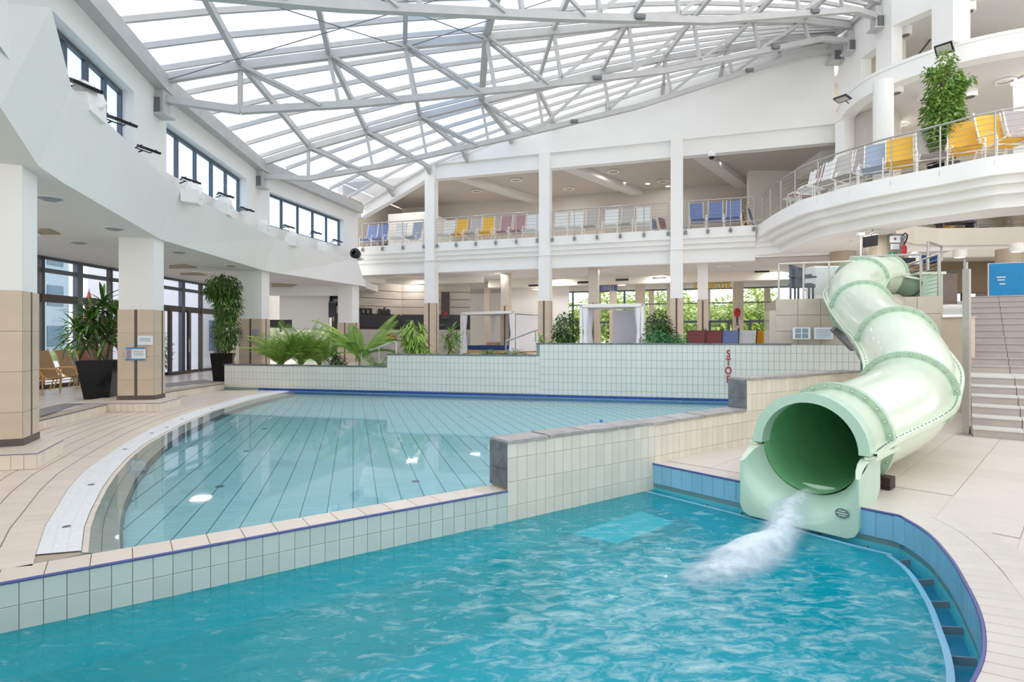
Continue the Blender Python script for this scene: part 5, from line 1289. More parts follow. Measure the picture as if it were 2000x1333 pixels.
for a, b in zip(keys[:-1], keys[1:]):
    m = MB(); m.loft([ringp(i, RO) for i in range(a, b + 1)], True); m.build('tube_section', mint, slide, smooth=True)
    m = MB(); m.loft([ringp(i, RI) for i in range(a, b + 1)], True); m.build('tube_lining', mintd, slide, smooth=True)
    for sgn in (-1, 1):
        m = MB(); rr = []
        for i in range(a, b + 1):
            t, sx, sy = frame_at(i); p = path[i]; o1_, o2_ = p + sx * (sgn * (RO - .01)), p + sx * (sgn * (RF + .01)); rr.append([o1_ + sy * .02, o2_ + sy * .02, o2_ - sy * .02, o1_ - sy * .02])
        m.loft(rr, True); m.build('seam_flange', mint, slide)
        for i in range(a + 1, b, 1 if a < 60 else 2):
            t, sx, sy = frame_at(i)
            for f in (0, .5):
                p = path[i].lerp(path[min(i + 1, 88)], f) + sx * (sgn * (RF - .03)) + sy * .022; MB().ball(p, .011, 6, .6).build('seam_bolt', dsteel, slide)
for i in keys[1:]:
    t, sx, sy = frame_at(i); c = path[i]
    r = RF if i < 80 else .56
    o = MB().loft([ringp(i, RO - .02, c=c - t * .03), ringp(i, r, c=c - t * .03), ringp(i, r, c=c + t * .03), ringp(i, RO - .02, c=c + t * .03)], True).build('ring_flange', minti, slide)
    nb_ = 24
    for k in range(nb_):
        a = 2 * PI * (k + .5) / nb_
        for sgn in (-1,):
            p = c + sx * (.565 * math.cos(a)) + sy * (.565 * math.sin(a)) + t * (sgn * .035)
            if i < 80: MB().ball(p, .019, 8, .8).build('bolt', bolt_m, o)
# outlet arch ring (upper half)
def arc(r, b, z0=.44, a0=0, a1=PI, n=24): return [OP(r * math.cos(a0 + (a1 - a0) * k / n), b, z0 + r * math.sin(a0 + (a1 - a0) * k / n)) for k in range(n + 1)]
m = MB(); A = arc(.475, .22); B = arc(.575, .22); C2 = arc(.575, .42); D2 = arc(.475, .42)
m.loft([A, B, C2, D2], False); m.loft([D2, A], False); m.build('outlet_arch', mintb, slide, smooth=False)
# flared lower outlet trough + front plate
NB = 28; rows_in = []
def trough(b, r, z0, up, n=NB):
    # U profile, from left top to right top; `up` = height of side tops
    pts = []
    for k in range(n + 1):
        a = PI + PI * k / n; x = r * math.cos(a); z = z0 + r * .98 * math.sin(a)
        pts.append(OP(x, b, max(z, z0 - r)))
    return pts
prof = [(.42, .485, .42), (.25, .485, .41), (.10, .50, .38), (.0, .515, .33), (-.05, .53, .29), (-.07, .545, .27)]
rows_in = [trough(*p, 0) for p in prof]
def outer(b, ztop, zbot=-.30, n=NB, w=.57, z0=None):
    # box outline matched point by point to the U
    pts = []
    per = [(-w, ztop), (-w, zbot + .08), (-w + .06, zbot), (w - .06, zbot), (w, zbot + .08), (w, ztop)]
    P = [V((x, z, 0)) for x, z in per]
    L_ = plen(P)
    for k in range(n + 1): q_ = poly_at(P, L_ * k / n); pts.append(OP(q_.x, b, q_.y))
    return pts
fr_ = outer(-.09, .27); bkk = outer(.30, .42)
top_mid = outer(.08, .33)
mid = [a.lerp(b, .12) + ax * -.012 for a, b in zip(rows_in[-1], fr_)]
m = MB(); m.loft(rows_in + [mid, fr_], False); m.build('outlet_trough', mintb, slide, smooth=True)
m = MB(); m.loft([fr_, top_mid, bkk, outer(.55, .42, .0)], False); m.build('outlet_sides', mintb, slide, smooth=False)
m = MB()
for sgn in (-1, 1):
    e = [(.42, .42, .485), (.25, .41, .485), (.10, .38, .50), (.0, .33, .515), (-.05, .29, .53), (-.09, .27, .545)]
    m.loft([[OP(sgn * r, b, z), OP(sgn * (.59 if b > .2 else .575), b, z)] for b, z, r in e], False)
    m.beam(OP(sgn * .58, .2, .42), OP(sgn * .58, 1.0, .43), .10, .03)
m.build('outlet_shoulders', mint, slide)
m = MB(); m.lathe([(.001, .003), (.062, .003), (.062, 0)], (0, 0, 0), 20); eo = m.build('maker_emblem', mat('emblem_grey', '#6f7f80', .5, noise=.3, nscale=60), slide, world=False)
eo.location = OP(.43, -.097, -.07) - slide.location; eo.rotation_euler = (PI / 2, 0, math.atan2(ed.y, ed.x)); eo.scale = (1, .75, 1)
for k, (dx, dz, w_) in enumerate([(0, .022, .06), (0, 0, .1), (0, -.02, .06)]): MB().beam(OP(.43 + dx - w_ / 2, -.101, -.07 + dz), OP(.43 + dx + w_ / 2, -.101, -.07 + dz), .004, .009).build('emblem_mark', mint, slide)
# entrance trough on the tower
e0 = path[88]; e1 = D(1776, 553, 14.4); e2 = D(1818, 552, 14.2)
m = MB(); rr = []
for p, r, h in ((e0, .50, 0), (e0.lerp(e1, .3), .5, -.02), (e1, .5, 0)):
    t = (e1 - e0).normalized(); sx = t.cross(V((0, 0, 1))).normalized()
    rr.append([p + sx * (r * math.cos(PI + PI * k / 16)) + V((0, 0, r * math.sin(PI + PI * k / 16) + h)) for k in range(17)])
m.loft(rr, False); m.loft([[q_ * 1 for q_ in r_] for r_ in rr], False); m.build('entrance_trough', minti, slide, smooth=True)
t = (e1 - e0).normalized(); sx = t.cross(V((0, 0, 1))).normalized(); m = MB()
for sgn in (-1, 1): m.beam(e0 + sx * sgn * .52, e1 + sx * sgn * .52 + V((0, 0, .04)), .1, .05)
m.build('trough_rim', mint, slide)
m = MB(); c = e1 + t * .28; m.box((c.x, c.y, c.z - .15), (.5, .95, .8), math.atan2(t.y, t.x)); m.build('entrance_box', minti, slide)
MB().box((c.x, c.y, c.z + .27), (.6, 1.05, .06), math.atan2(t.y, t.x)).build('box_rim', mint, slide)
MB().tube([D(1793, 540, 13.9), D(1800, 552, 13.85), D(1797, 568, 13.85), D(1785, 577, 13.9), D(1770, 580, 13.95)], .022, 6).build('water_hose', black, slide)
m = MB(); p = OP(.46, .98, 0); m.box((p.x, p.y, .06), (.16, .22, .12), .7); m.tube([OP(.44, .8, .04), OP(.52, 1.1, .08)], .035, 8); m.build('outlet_support', mat('rusty_support', '#3a2420', .6, noise=.4, nscale=20), slide)
for i, zb in ((24, 0), (44, 0)):
    p = path[i] - V((0, 0, .5)); MB().tube([(p.x, p.y, p.z), (p.x, p.y, zb)], .07, 10).build('support_post', dsteel, slide)
p = D(1652, 655, 12.2); MB().beam(p + V((-.15, .2, .15)), p + V((.35, .3, -.3)), .12, .12).build('side_bracket', dsteel, slide)
# water pouring from the slide
def spraymat():
    m = bpy.data.materials.new('white_spray'); m.use_nodes = True; t = m.node_tree; t.nodes.clear(); N = t.nodes.new
    out = N('ShaderNodeOutputMaterial'); tr = N('ShaderNodeBsdfTransparent'); d = N('ShaderNodeBsdfDiffuse'); d.inputs[0].default_value = lin('#f4f8fa'); tl_ = N('ShaderNodeBsdfTranslucent'); tl_.inputs[0].default_value = lin('#eef6fa')
    at = N('ShaderNodeAttribute'); at.attribute_name = 'dens'; co = N('ShaderNodeTexCoord'); n = N('ShaderNodeTexNoise'); n.inputs['Scale'].default_value = 9; n.inputs['Detail'].default_value = 6
    mp = N('ShaderNodeMapping'); mp.inputs['Scale'].default_value = (1, 1, .35); t.links.new(co.outputs['Object'], mp.inputs[0]); t.links.new(mp.outputs[0], n.inputs['Vector'])
    mr = N('ShaderNodeMapRange'); t.links.new(n.outputs[0], mr.inputs[0]); mr.inputs['From Min'].default_value = .3; mr.inputs['From Max'].default_value = .7; mr.inputs['To Min'].default_value = .6; mr.inputs['To Max'].default_value = 1.6
    mu = N('ShaderNodeMath'); mu.operation = 'MULTIPLY'; mu.use_clamp = True; t.links.new(at.outputs['Fac'], mu.inputs[0]); t.links.new(mr.outputs[0], mu.inputs[1])
    a = N('ShaderNodeMixShader'); a.inputs[0].default_value = .3; t.links.new(d.outputs[0], a.inputs[1]); t.links.new(tl_.outputs[0], a.inputs[2])
    b = N('ShaderNodeMixShader'); t.links.new(mu.outputs[0], b.inputs[0]); t.links.new(tr.outputs[0], b.inputs[1]); t.links.new(a.outputs[0], b.inputs[2]); t.links.new(b.outputs[0], out.inputs[0])
    return m
spray = spraymat()
def sheet(name, label, rows, dens, cat):
    m = MB(); m.loft(rows, False); o = m.build(name, spray, smooth=True); tag(o, label, cat, kind='stuff')
    at = o.data.attributes.new('dens', 'FLOAT', 'POINT'); at.data.foreach_set('value', dens); return o
jr = random.Random(3)
A0, A1 = OP(-.06, .1, -.04), W(1497, 1072, -.33); A0b = OP(-.06, -.08, -.12)
spine = cr([OP(0, .3, -.03), A0b, D(1535, 1020, 5.45), W(1500, 1073, -.31), W(1450, 1092, -.31), W(1400, 1112, -.31)], 6)
for layer in range(3):
    rows_, dens = [], []
    for i, p in enumerate(spine):
        t = (spine[min(i + 1, len(spine) - 1)] - spine[max(i - 1, 0)]).normalized(); sx = t.cross(V((0, 0, 1))).normalized()
        f = i / (len(spine) - 1); w = .10 + .10 * layer * .5 + (.07 * f if f < .55 else .07 + .3 * (f - .55)) ; hump = .05 + .13 * math.exp(-((f - .68) / .17) ** 2)
        r_ = []
        for k in range(13):
            u = -1 + 2 * k / 12; z = hump * (1 - u * u) * (1 - .3 * layer) + jr.uniform(-.012, .012)
            r_.append(p + sx * (u * w) + V((0, 0, z)))
            dd = max(0, 1 - abs(u) ** 1.3) * (min(1, f * 5 + .1)) * (1 if f < .8 else (1 - f) / .2) * (.95 - .25 * layer)
            dens.append(dd)
        rows_.append(r_)
    sheet('water_jet', '%s of white water pouring from the slide mouth' % ['core', 'middle veil', 'outer veil'][layer], rows_, dens, 'water')
# bubbling foam mound patch where it lands
fm_r, dens = [], []
cc = W(1420, 1112, -.325)
for i in range(13):
    r_ = []
    for k in range(25):
        u, v_ = -1 + 2 * i / 12, -1 + 2 * k / 24; rr_ = min(1, math.hypot(u, v_)); 
        p = cc + V((.8192, .5736, 0)) * (v_ * .62) + V((-.5736, .8192, 0)) * (u * .26); r_.append(V((p.x, p.y, -.322 + .05 * (1 - rr_ * rr_) + jr.uniform(0, .02) * (1 - rr_)))); dens.append(max(0, 1 - rr_ ** 1.3) * .95)
    fm_r.append(r_)
sheet('foam_patch', 'patch of white foam on the front pool where the slide water lands', fm_r, dens, 'foam')

# the hall goes on unseen behind and beside the camera, glazed for extra daylight
wb = thing('window_behind', None, None, (6, -5, 0), kind='structure')
for k in range(11): MB().box((-9 + 3 * k, -5, 6), (.12, .2, 12)).build('mullion', alu, wb)
for z in (.1, 3, 6, 9, 12): MB().box((6, -5, z), (30, .15, .12)).build('transom', alu, wb)
for k in range(10):
    for z in (.1, 3, 6, 9): MB().add([(-9 + 3 * k, -5, z), (-6 + 3 * k, -5, z), (-6 + 3 * k, -5, z + 3), (-9 + 3 * k, -5, z + 3)], [(0, 1, 2, 3)]).build('pane', g_win, wb)
en = MB(); en.prism([V((15.2, 11.6)), V((16.4, 9)), V((16.6, 3)), V((16.6, -5)), V((21, -5)), V((21, 14)), V((15.5, 14.2))], 4.7, 5.8); struct('floor_side_balcony', en, white)
en = MB(); en.box((-13.2, -0.5, 2.2), (.3, 16, 4)); en.box((-13.0, 33.5, 2.4), (.3, 15, 4.6)); en.box((-9.4, 1, 7.0), (.4, 14, 6)); struct('wall_left_end', en, cream)
# ================================================================ ADDED FILL LAMPS, SHAPED AS DOWNLIGHTS
def lamp(p, power, size=.5, label=None, k=0):
    area('fill_lamp', p, size, power, color=(1, .96, .9))
fill_lamps = []
for i, (u, v) in enumerate([(-6.3, 2), (-3, 3.5), (-.5, 2.2), (1.5, 4.5), (4, 2.2), (6, 4.5), (8.2, 2.2)]):
    fill_lamps.append((G(u, v, 8.9), 18, 'gallery ceiling'))
for i, (u, v) in enumerate([(-6, 2.4), (-3.5, 4.5), (-1.5, 2.4), (1, 4.6), (3.6, 2.4), (5.8, 4.8), (8.6, 2.4), (11, 4.8), (-.5, 8.5), (4, 8.5), (8.5, 8.5)]):
    fill_lamps.append((G(u, v, 4.58), 26, 'ground floor ceiling'))
for p in [(-10.2, 8.5), (-10.2, 12), (-10.3, 15.5), (-10.3, 19), (-10, 22.5)]: fill_lamps.append((V((p[0], p[1], 3.76)), 16, 'left side ceiling'))
for p in [(11.2, 18.5), (12.5, 21.5), (10.5, 16.8), (16, 23.5), (15, 19)]: fill_lamps.append((V((p[0], p[1], 4.5 if p[0] > 13 else 4.66)), 18, 'curved balcony soffit'))
for p in [(13.6, 17.6), (14.8, 17.2), (16.5, 17.5), (14, 20.6)]: fill_lamps.append((V((p[0], p[1], 9.26)), 20, 'upper ring ceiling'))
cnt = {}
for p, w, nm in fill_lamps:
    cnt[nm] = cnt.get(nm, 0) + 1
    o = thing('downlight', 'flush round downlight in the %s, %s from the left' % (nm, (NUM + ['eleventh'])[cnt[nm] - 1]), 'ceiling light', p, group='added fill lamps in the ' + nm)  # fixture added only to carry the fill light
    MB().lathe([(.2, -.012), (.25, -.02), (.28, 0)], (0, 0, 0), 14).build('trim_ring', lampw, o, world=False)
    area('fill_light', (p.x, p.y, p.z - .03), .52, w)

# ================================================================ CABANAS
def cabana(label, c, w, dp, h, rz, group):
    o = thing('cabana', label, 'cabana', c, rz, group); pr = .05
    for sx in (-1, 1):
        for sy in (-1, 1):
            x, y = sx * (w / 2 - pr), sy * (dp / 2 - pr); MB().box((x, y, h / 2), (.1, .1, h)).build('post', lampw, o, world=False)
            m = MB(); rr = []
            for z, ww in ((h - .08, .13), (h * .75, .10), (h * .52, .05), (h * .4, .08), (.08, .14)):
                rr.append([V((x - sx * .14 + ww * (.9 + .25 * math.sin(5 * a)) * math.cos(a), y - sy * .05 + ww * .7 * (.9 + .25 * math.sin(5 * a)) * math.sin(a), z)) for a in [2 * PI * k / 20 for k in range(20)]])
            m.loft(rr, True); m.build('curtain', curt, o, world=False, smooth=True)
    m = MB()
    for sy in (-1, 1): m.box((0, sy * (dp / 2 - pr), h), (w, .1, .12))
    for sx in (-1, 1): m.box((sx * (w / 2 - pr), 0, h), (.1, dp, .12))
    m.build('roof_frame', lampw, o, world=False)
    MB().box((0, 0, h + .05), (w - .02, dp - .02, .02)).build('roof_canvas', curt, o, world=False)
    MB().box((w * .22, dp / 2 - .08, h * .52), (w * .52, .03, h * .86)).build('back_curtain', curt, o, world=False)
    MB().box((w / 2 - .06, 0, h * .52), (.03, dp * .8, h * .86)).build('side_curtain', curt, o, world=False)
    MB().box((0, 0, .16), (w - .2, dp - .2, .14)).build('base_frame', wood, o, world=False)
    MB().box((0, 0, .33), (w - .3, dp - .3, .2)).build('mattress', navy, o, world=False)
    for sx in (-1, 1): MB().box((sx * w * .22, dp * .2, .5), (w * .3, .35, .16)).build('pillow', peach, o, world=False)
    return o
c1 = D(980, 650, 27.5); cabana('white cabana bed with drapes and navy mattress, left one behind the pool wall', (c1.x, c1.y, .75), 3.0, 2.6, 1.95, ang_g - .25, 'cabana beds')
c2 = D(1198, 650, 21.6); cabana('white cabana bed with drapes and peach pillows, right one behind the pool wall', (c2.x, c2.y, .75), 2.3, 1.8, 1.98, ang_g + .05, 'cabana beds')
for x, y, z, lab in ((2.2, 0, .35, 'a'),): pass
# handrails of the terrace steps
h1 = thing('step_handrail', 'white steel handrail rising beside the small palm and broadleaf plant', 'handrail', D(705, 715, 17)); MB().tube([D(706, 716, 17), D(706, 690, 17), D(771, 668, 17), D(774, 670, 17), D(774, 695, 17)], .03, 8).build('rail', mat('rail_white', '#dfdedb', .3, metal=.2, noise=.03), h1); MB().tube([D(740, 679, 17), D(740, 705, 17)], .022, 6).build('post', MATS['rail_white'], h1)
h2 = thing('step_handrail', 'steel handrail rising beside the green fern to the middle gallery column', 'handrail', D(988, 693, 16.2)); MB().tube([D(988, 693, 16.2), D(988, 667, 16.2), D(1050, 644, 16.2)], .028, 8).build('rail', inox, h2); MB().tube([D(1046, 646, 16.2), D(1046, 668, 16.2)], .022, 6).build('post', inox, h2)
# lifebuoy pole + hanging fringe lights
lbp = thing('lifebuoy_pole', 'red and black rescue pole hanging on an inner column', 'rescue pole', D(1440, 620, 28.9)); MB().tube([D(1440, 603, 28.9), D(1440, 636, 28.9)], .05, 6).build('pole', black, lbp); MB().ball(D(1440, 611, 28.8), .18, 8, 1.4).build('red_float', redm, lbp); m = MB(); c = D(1440, 637, 28.8); m.tube([c + V((.12 * math.cos(a), 0, .12 * math.sin(a))) for a in [2 * PI * k / 12 for k in range(13)]], .025, 6); m.build('ring', inox, lbp)
for k, (px, py, c_, lab) in enumerate([(1372, 558, 'yellow', 'yellow fringe pendant lamp left of an inner column'), (1408, 558, 'yellow', 'yellow fringe pendant lamp right of an inner column'), (1188, 563, 'blue', 'blue fringe pendant lamp above the right cabana')]):
    p = D(px, py, 29); o = thing('fringe_lamp', lab, 'pendant lamp', p); m = MB()
    for j in range(14): a = 2 * PI * j / 14; m.box((.42 * math.cos(a), .3 * math.sin(a), 0), (.05, .03, .3))
    m.build('fringe', mat('fringe_' + c_, '#e8c33c' if c_ == 'yellow' else '#5a6fae', .6, noise=.05) if 'fringe_' + c_ not in MATS else MATS['fringe_' + c_], o, world=False); MB().lathe([(.44, .15), (.46, .17), (.44, .2)], (0, 0, 0), 14).build('hoop', dsteel, o, world=False)
# wicker loungers on the left platform
for k, (px, y, c_) in enumerate([(77, 14.2, 'rust'), (113, 15.1, 'tan'), (150, 16.0, 'tan'), (186, 16.9, 'rust')]):
    x = (px - 1000) / F * y; chair(c_, (x - .1, y, .17), PI / 2 + .1, '%s lounger with wooden frame on the left platform, %s from the near pillar' % (cname[c_], NUM[k]), 'wooden loungers by the left glass front', frame=wood, h=1.06)

# ================================================================ PLANTS
def leafquad(m, p, d, L_, w, rng, fold=.25):
    d = d.normalized(); s_ = d.cross(V((0, 0, 1)));
    s_ = s_.normalized() if s_.length > .01 else V((1, 0, 0)); u = s_.cross(d)
    b = p + d * L_ * .5 - u * w * fold
    m.add([p, b + s_ * w / 2 + u * w * fold, p + d * L_ - V((0, 0, L_ * .2)), b - s_ * w / 2 + u * w * fold, b], [(0, 1, 4), (1, 2, 4), (2, 3, 4), (3, 0, 4)])
def crown(name, mat_, pts_r, n, L_, w, parent, seed=1, droop=.3):
    rng = random.Random(seed); m = MB()
    wts = [r[3] * r[4] * r[5] for r in pts_r]
    for _ in range(n):
        c = rng.choices(pts_r, wts)[0]
        while True:
            v = V((rng.uniform(-1, 1), rng.uniform(-1, 1), rng.uniform(-1, 1)))
            if .25 < v.length < 1: break
        p = V(c[:3]) + V((v.x * c[3], v.y * c[4], v.z * c[5]))
        d = V((v.x + rng.uniform(-.6, .6), v.y + rng.uniform(-.6, .6), v.z * .5 - droop + rng.uniform(-.5, .5)))
        leafquad(m, p, d, L_ * rng.uniform(.6, 1.2), w * rng.uniform(.7, 1.2), rng)
    return m.build(name, mat_, parent, world=False, kind='stuff')
def tapered_pot(o, r0, r1, h, sq=True):
    m = MB()
    if sq: m.box((0, 0, h / 2), (r1 * 2, r1 * 2, h), .3, r0 / r1); m.build('pot', pot, o, world=False); MB().box((0, 0, h - .01), (r1 * 1.85, r1 * 1.85, .03), .3).build('soil', soil, o, world=False)
    else: m.lathe([(.001, 0), (r0, 0), (r1, h), (r1 * .9, h), (r1 * .88, h - .05), (.001, h - .05)], (0, 0, 0), 18); m.build('pot', pot, o, world=False)
# strap-leaf: shared leaf meshes
def strapleaf(L_, w, bend, mt):
    m = MB(); rr = []
    for i in range(6):
        f = i / 5; a = f * bend; r_ = L_ * f; ww = w * (math.sin(PI * (.12 + .88 * f)) ** .6 if f < 1 else .02)
        x = L_ * (math.sin(a) / bend if bend > 0.01 else f); z = L_ * ((1 - math.cos(a)) / bend); rr.append([V((x, -ww / 2, -z + .15 * ww)), V((x, 0, -z)), V((x, ww / 2, -z + .15 * ww))])
    m.loft(rr, False); me = m.build('leaf', mt); me_ = me.data; bpy.data.objects.remove(me); return me_
def rosette(o, centers, n, lm, rng, up=.9):
    for c in centers:
        for k in range(n):
            me = rng.choice(lm); l = bpy.data.objects.new('leaf', me); COL.objects.link(l); l.parent = o; l.location = V(c) + V((0, 0, -.25 * (1 - k / n)))
            el = up * (k / n) ** .8 * 1.5 - .25; l.rotation_euler = (0, -el, k * 2.399 + rng.uniform(-.2, .2)); s_ = rng.uniform(.75, 1.1); l.scale = (s_, s_, s_)
pr = random.Random(11)
yu = thing('potted_yucca', 'large spiky yucca in a tall glossy black pot between the first pillars', 'plant', W(197, 778, .17))
tapered_pot(yu, .25, .37, .88)
m = MB(); cs = []
for a, r_, z in ((0, .05, 2.25), (.6, .3, 2.0), (2.6, .36, 1.95), (4.6, .3, 1.9), (3.4, .45, 1.6), (5.6, .45, 1.55), (1.2, .3, 1.5), (4.4, .3, 1.45)):
    e = V((math.cos(a) * r_, math.sin(a) * r_, z)); cs.append(e); m.tube([V((e.x * .3, e.y * .3, .85)), V((e.x * .8, e.y * .8, .85 + (z - .85) * .5)), e], [.05, .04, .03], 7)
m.build('stem', bark, yu, world=False)
lmY = [strapleaf(.68, .07, b, mt) for b in (.5, 1.0, 1.5) for mt in (lf_dark, lf_mid, lf_dark)]
rosette(yu, cs, 36, lmY, pr)
def tallplant(name, label, cat, base, h, r_, mt, n, L_, w, potsz=None, seed=1, blobs=None, droop=.3, stems=3, ph=1.5):
    o = thing(name, label, cat, base); hp = 0
    if potsz: tapered_pot(o, potsz * .75, potsz, potsz * ph, True); hp = potsz * ph
    m = MB(); rg = random.Random(seed)
    for k in range(stems): m.tube([(rg.uniform(-.08, .08), rg.uniform(-.08, .08), hp - .02 if hp else 0), (rg.uniform(-.15, .15) * r_ * 2, rg.uniform(-.15, .15) * r_ * 2, h * .6), (rg.uniform(-.3, .3) * r_, rg.uniform(-.3, .3) * r_, h * .9)], [.03, .025, .01], 6)
    m.build('stem', bark, o, world=False)
    crown('foliage', mt, blobs or [(0, 0, hp + (h - hp) * .55, r_, r_, (h - hp) * .5)], n, L_, w, o, seed, droop); return o
tallplant('climbing_ficus', 'tall dark leafy tree in a black pot against the third pillar', 'plant', V((D(436, 712, 18.6).x, 18.6, .17)), 3.6, .5, lf_climb, 2800, .17, .05, .33, 3, [(0, 0, 3.05, .55, .5, .45), (.15, 0, 2.5, .45, .4, .7), (.1, 0, 1.6, .42, .4, .65), (-.3, 0, 2.9, .25, .3, .3)], .9, ph=2.7)
# papyrus / areca clumps: arching fronds
def frondmesh(L_, nl, ll, w, bend, mt, rise=.2):
    m = MB(); pts = []
    for i in range(10):
        f = i / 9; a = f * bend; pts.append(V((L_ * math.sin(a) / bend, 0, L_ * (math.cos(a) - 1) / bend)))
    m.tube(pts, [.010 * (1 - .07 * i) for i in range(10)], 4)
    for i in range(nl):
        f = .18 + .8 * i / nl; k = f * 9; i0 = int(k); p = pts[i0].lerp(pts[min(i0 + 1, 9)], k - i0); t = (pts[min(i0 + 1, 9)] - pts[i0]).normalized() if i0 < 9 else V((1, 0, 0))
        for s_ in (-1, 1):
            d = t * .7 + V((0, s_ * .9, -.15)); leafquad(m, p, d, ll * math.sin(PI * (.15 + .8 * f)), w, None, .15)
    me = m.build('frond', mt); d_ = me.data; bpy.data.objects.remove(me); return d_
def palm(name, label, base, fronds, meshes, seed, trunk=.3, pot_=None, el=(0.5, 1.3), sc=(.8, 1.1)):
    o = thing(name, label, 'plant', base); rg = random.Random(seed); hp = 0
    if pot_: tapered_pot(o, pot_ * .75, pot_, pot_ * 1.4, False); hp = pot_ * 1.4
    MB().tube([(0, 0, hp - .03 if hp else 0), (0, 0, hp + trunk)], [.07, .05], 8).build('stem', bark, o, world=False)
    for k in range(fronds):
        l = bpy.data.objects.new('frond', rg.choice(meshes)); COL.objects.link(l); l.parent = o; l.location = (rg.uniform(-.04, .04), rg.uniform(-.04, .04), hp + trunk)
        l.rotation_euler = (rg.uniform(-.2, .2), -rg.uniform(*el), k * 2.399); s_ = rg.uniform(*sc); l.scale = (s_,) * 3
    return o
fA = [frondmesh(1.5, 30, .30, .013, b, mt) for b, mt in ((.4, lf_yel), (.8, lf_mid), (1.3, lf_yel))]
fB = [frondmesh(1.8, 46, .34, .016, b, mt) for b, mt in ((.6, lf_yel), (1.2, lf_yel), (1.7, lf_mid))]
for k, (px, py, d, n, sc_) in enumerate([(548, 716, 17.8, 60, (.65, 1.05)), (588, 716, 18.2, 60, (.7, 1.1)), (624, 716, 18.6, 50, (.65, 1.0))]):
    p = D(px, py, d); p.z = .5; palm('feathery_palm', '%s feathery light green palm clump right of the third pillar' % ['leftmost', 'middle', 'rightmost'][k], p, n, fA, 20 + k, .15, el=(.95, 1.5), sc=sc_)
p = D(703, 700, 17.2); p.z = .5; palm('arching_palm', 'tall palm with long arching yellow-green fronds left of the bar sign', p, 26, fB, 31, .35, el=(.85, 1.5), sc=(.8, 1.15))
p = D(655, 712, 17.4); p.z = .5; tallplant('dark_shrub', 'small dark green shrub at the foot of the palms, left of the tall palm', 'plant', p, .55, .3, lf_dark, 320, .13, .06, None, 5)
p = D(735, 712, 16.9); p.z = .5; palm('small_palm', 'small spiky palm beside the white step handrail', p, 16, fA, 35, .1, el=(.8, 1.4), sc=(.4, .6))
p = D(808, 692, 17.2); p.z = .75; tallplant('broadleaf_plant', 'bright green broadleaf plant left of the left gallery column', 'plant', p, 1.35, .36, lf_yel, 420, .26, .07, None, 6, [(0, 0, .95, .36, .33, .42), (.1, 0, .5, .3, .3, .35)], .8)
p = D(882, 692, 16.7); p.z = .75; o = tallplant('potted_dracaena', 'light green dracaena in a round black pot before the left cabana', 'plant', p, 1.25, .34, lf_yel, 10, .2, .05, .22, 7)
rosette(o, [(0, 0, 1.05), (.15, 0, .85), (-.16, .05, .8), (.02, -.15, .65)], 26, [strapleaf(.42, .05, b, mt) for b in (.6, 1.2) for mt in (lf_yel, lf_mid)], pr)
p = D(845, 692, 16.4); p.z = .75; tallplant('low_grass_plant', 'low grassy plant between the left gallery column and the black pot', 'plant', p, .4, .28, lf_yel, 200, .2, .03, None, 8)
for k, (px, py, d, r_) in enumerate([(958, 694, 16.0, .3), (1005, 694, 15.9, .34)]):
    p = D(px, py, d); p.z = .75; tallplant('fern', '%s low green fern in front of the left cabana' % ['left', 'right'][k], 'plant', p, .48, r_, lf_fern, 420, .12, .04, None, 9 + k)
p = D(1056, 690, 15.9); p.z = .75; o = tallplant('dragon_plant', 'small tufted plant on a bare stem before the middle gallery column', 'plant', p, .95, .1, lf_mid, 8, .1, .03, None, 12, stems=1)
rosette(o, [(0, 0, .85), (.05, 0, .7), (0, 0, .2)], 22, [strapleaf(.26, .045, b, lf_yel) for b in (.7, 1.2)], pr)
p = D(1105, 672, 17.6); p.z = .75; tallplant('dark_bush', 'dark green bush left of the right cabana', 'plant', p, 1.5, .42, lf_dark, 1300, .13, .06, None, 13, [(0, 0, 1.05, .4, .4, .55), (-.1, 0, .6, .4, .35, .4)])
p = D(1082, 672, 16.8); p.z = .75; tallplant('grass_tuft', 'yellow-green grass tuft at the foot of the dark bush', 'plant', p, .7, .22, lf_yel, 180, .25, .025, None, 14)
p = D(1287, 672, 17.2); p.z = .75; tallplant('dark_bush', 'dark green bush right of the right cabana', 'plant', p, 1.6, .4, lf_dark, 1200, .14, .06, None, 15, [(0, 0, 1.15, .38, .38, .5), (.2, 0, .8, .35, .35, .45)])
for k, px in enumerate((1280, 1316)):
    p = D(px, 674, 15.6); p.z = .75; tallplant('fern', '%s dense bright fern right of the right cabana, before the maroon loungers' % ['left', 'right'][k], 'plant', p, 1.05 - .2 * k, .36, lf_fern, 800, .11, .045, None, 16 + k, [(0, 0, .72 - .1 * k, .4, .36, .32)])
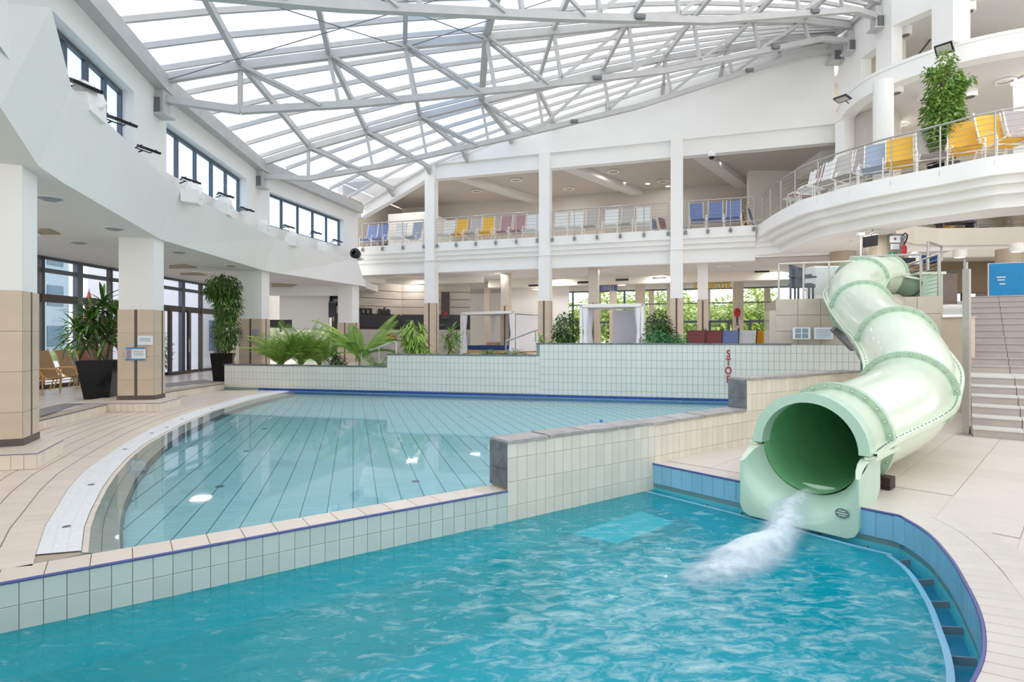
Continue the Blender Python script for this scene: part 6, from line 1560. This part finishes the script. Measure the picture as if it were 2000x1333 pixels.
# balcony ficus
p = D(1842, 330, 15.1); p.z = 5.8
tallplant('tall_ficus', 'tall leafy ficus rising behind the curved balcony railing', 'plant', p, 3.3, .5, lf_ficus, 3600, .13, .075, .26, 18,
          [(0, 0, 1.6, .48, .45, .8), (.05, 0, 2.35, .42, .4, .6), (.0, 0, .9, .32, .3, .5), (.1, 0, 3.05, .2, .2, .38), (.5, 0, 2.55, .3, .2, .15), (-.3, 0, 2.75, .2, .2, .2)], .5, 4)
for k, (px, d, h) in enumerate([(1700, 18.4, 1.5), (1722, 17.9, .55)]):
    p = D(px, 330, d); p.z = 5.8; tallplant('balcony_shrub', ['slim leafy shrub left of the round balcony column', 'low green shrub behind the blue-grey balcony lounger'][k], 'plant', p, h, .22, lf_ficus, 260, .12, .06, .16, 21 + k)
# outside plants and trees at the left front
for k, (x, y, h) in enumerate([(-14.6, 15.2, 1.5), (-14.4, 19.2, 2.2), (-14.8, 23.8, 1.7)]):
    tallplant('garden_shrub', 'green garden shrub outside the left glass front, %s' % ['nearest', 'middle', 'farthest'][k], 'shrub', (x, y, .08), h, .6, lf_mid, 500, .2, .09, None, 30 + k)
gr = MB(); gr.box((10, 62, .2), (120, 52, .5)); struct('ground_garden', gr, grassm)
trs = [(1120, 45, 4.2, 1.7), (1185, 46, 5.2, 2.1), (1215, 50, 4.6, 1.9), (1285, 44, 5.9, 2.5), (1330, 52, 5.0, 2.2), (1385, 47, 4.6, 2.2), (1425, 43, 4.2, 1.7), (1480, 44, 5.4, 1.5), (1505, 50, 4.2, 1.8), (1240, 55, 5, 2.4)]
tl_names = ['leftmost', 'second', 'third', 'fourth', 'fifth', 'sixth', 'seventh', 'eighth', 'ninth', 'inner back']
for k, (px, d, h, r_) in enumerate(trs):
    p = D(px, 600, d); o = thing('garden_tree', '%s sunlit green tree beyond the garden windows' % tl_names[k], 'tree', (p.x, p.y, .4), group='trees beyond the garden windows')
    MB().tube([(0, 0, 0), (.1, 0, h * .5), (0, 0, h * .8)], [.16, .12, .05], 7).build('trunk', bark, o, world=False)
    crown('foliage', lf_tree, [(0, 0, h * .62, r_, r_, h * .36), (-r_ * .4, 0, h * .45, r_ * .8, r_, h * .28), (r_ * .4, 0, h * .5, r_ * .7, r_, h * .3)], 1500, .42, .26, o, 50 + k, .2)
for nm, a, b in (('hedge', (1100, 41), (1520, 39)),):
    o = thing('hedge', 'low green hedge beyond the garden windows', 'hedge', (8, 39, .4)); MB().tube([(-6, 0, 0), (-6, 0, .6)], .05, 6).build('stem', bark, o, world=False)
    crown('foliage', lf_tree, [(x, 0, .75, 1.4, .6, .7) for x in (-6, -4, -2, 0, 2, 4, 6, 8, 10)], 1800, .3, .18, o, 77, .2)
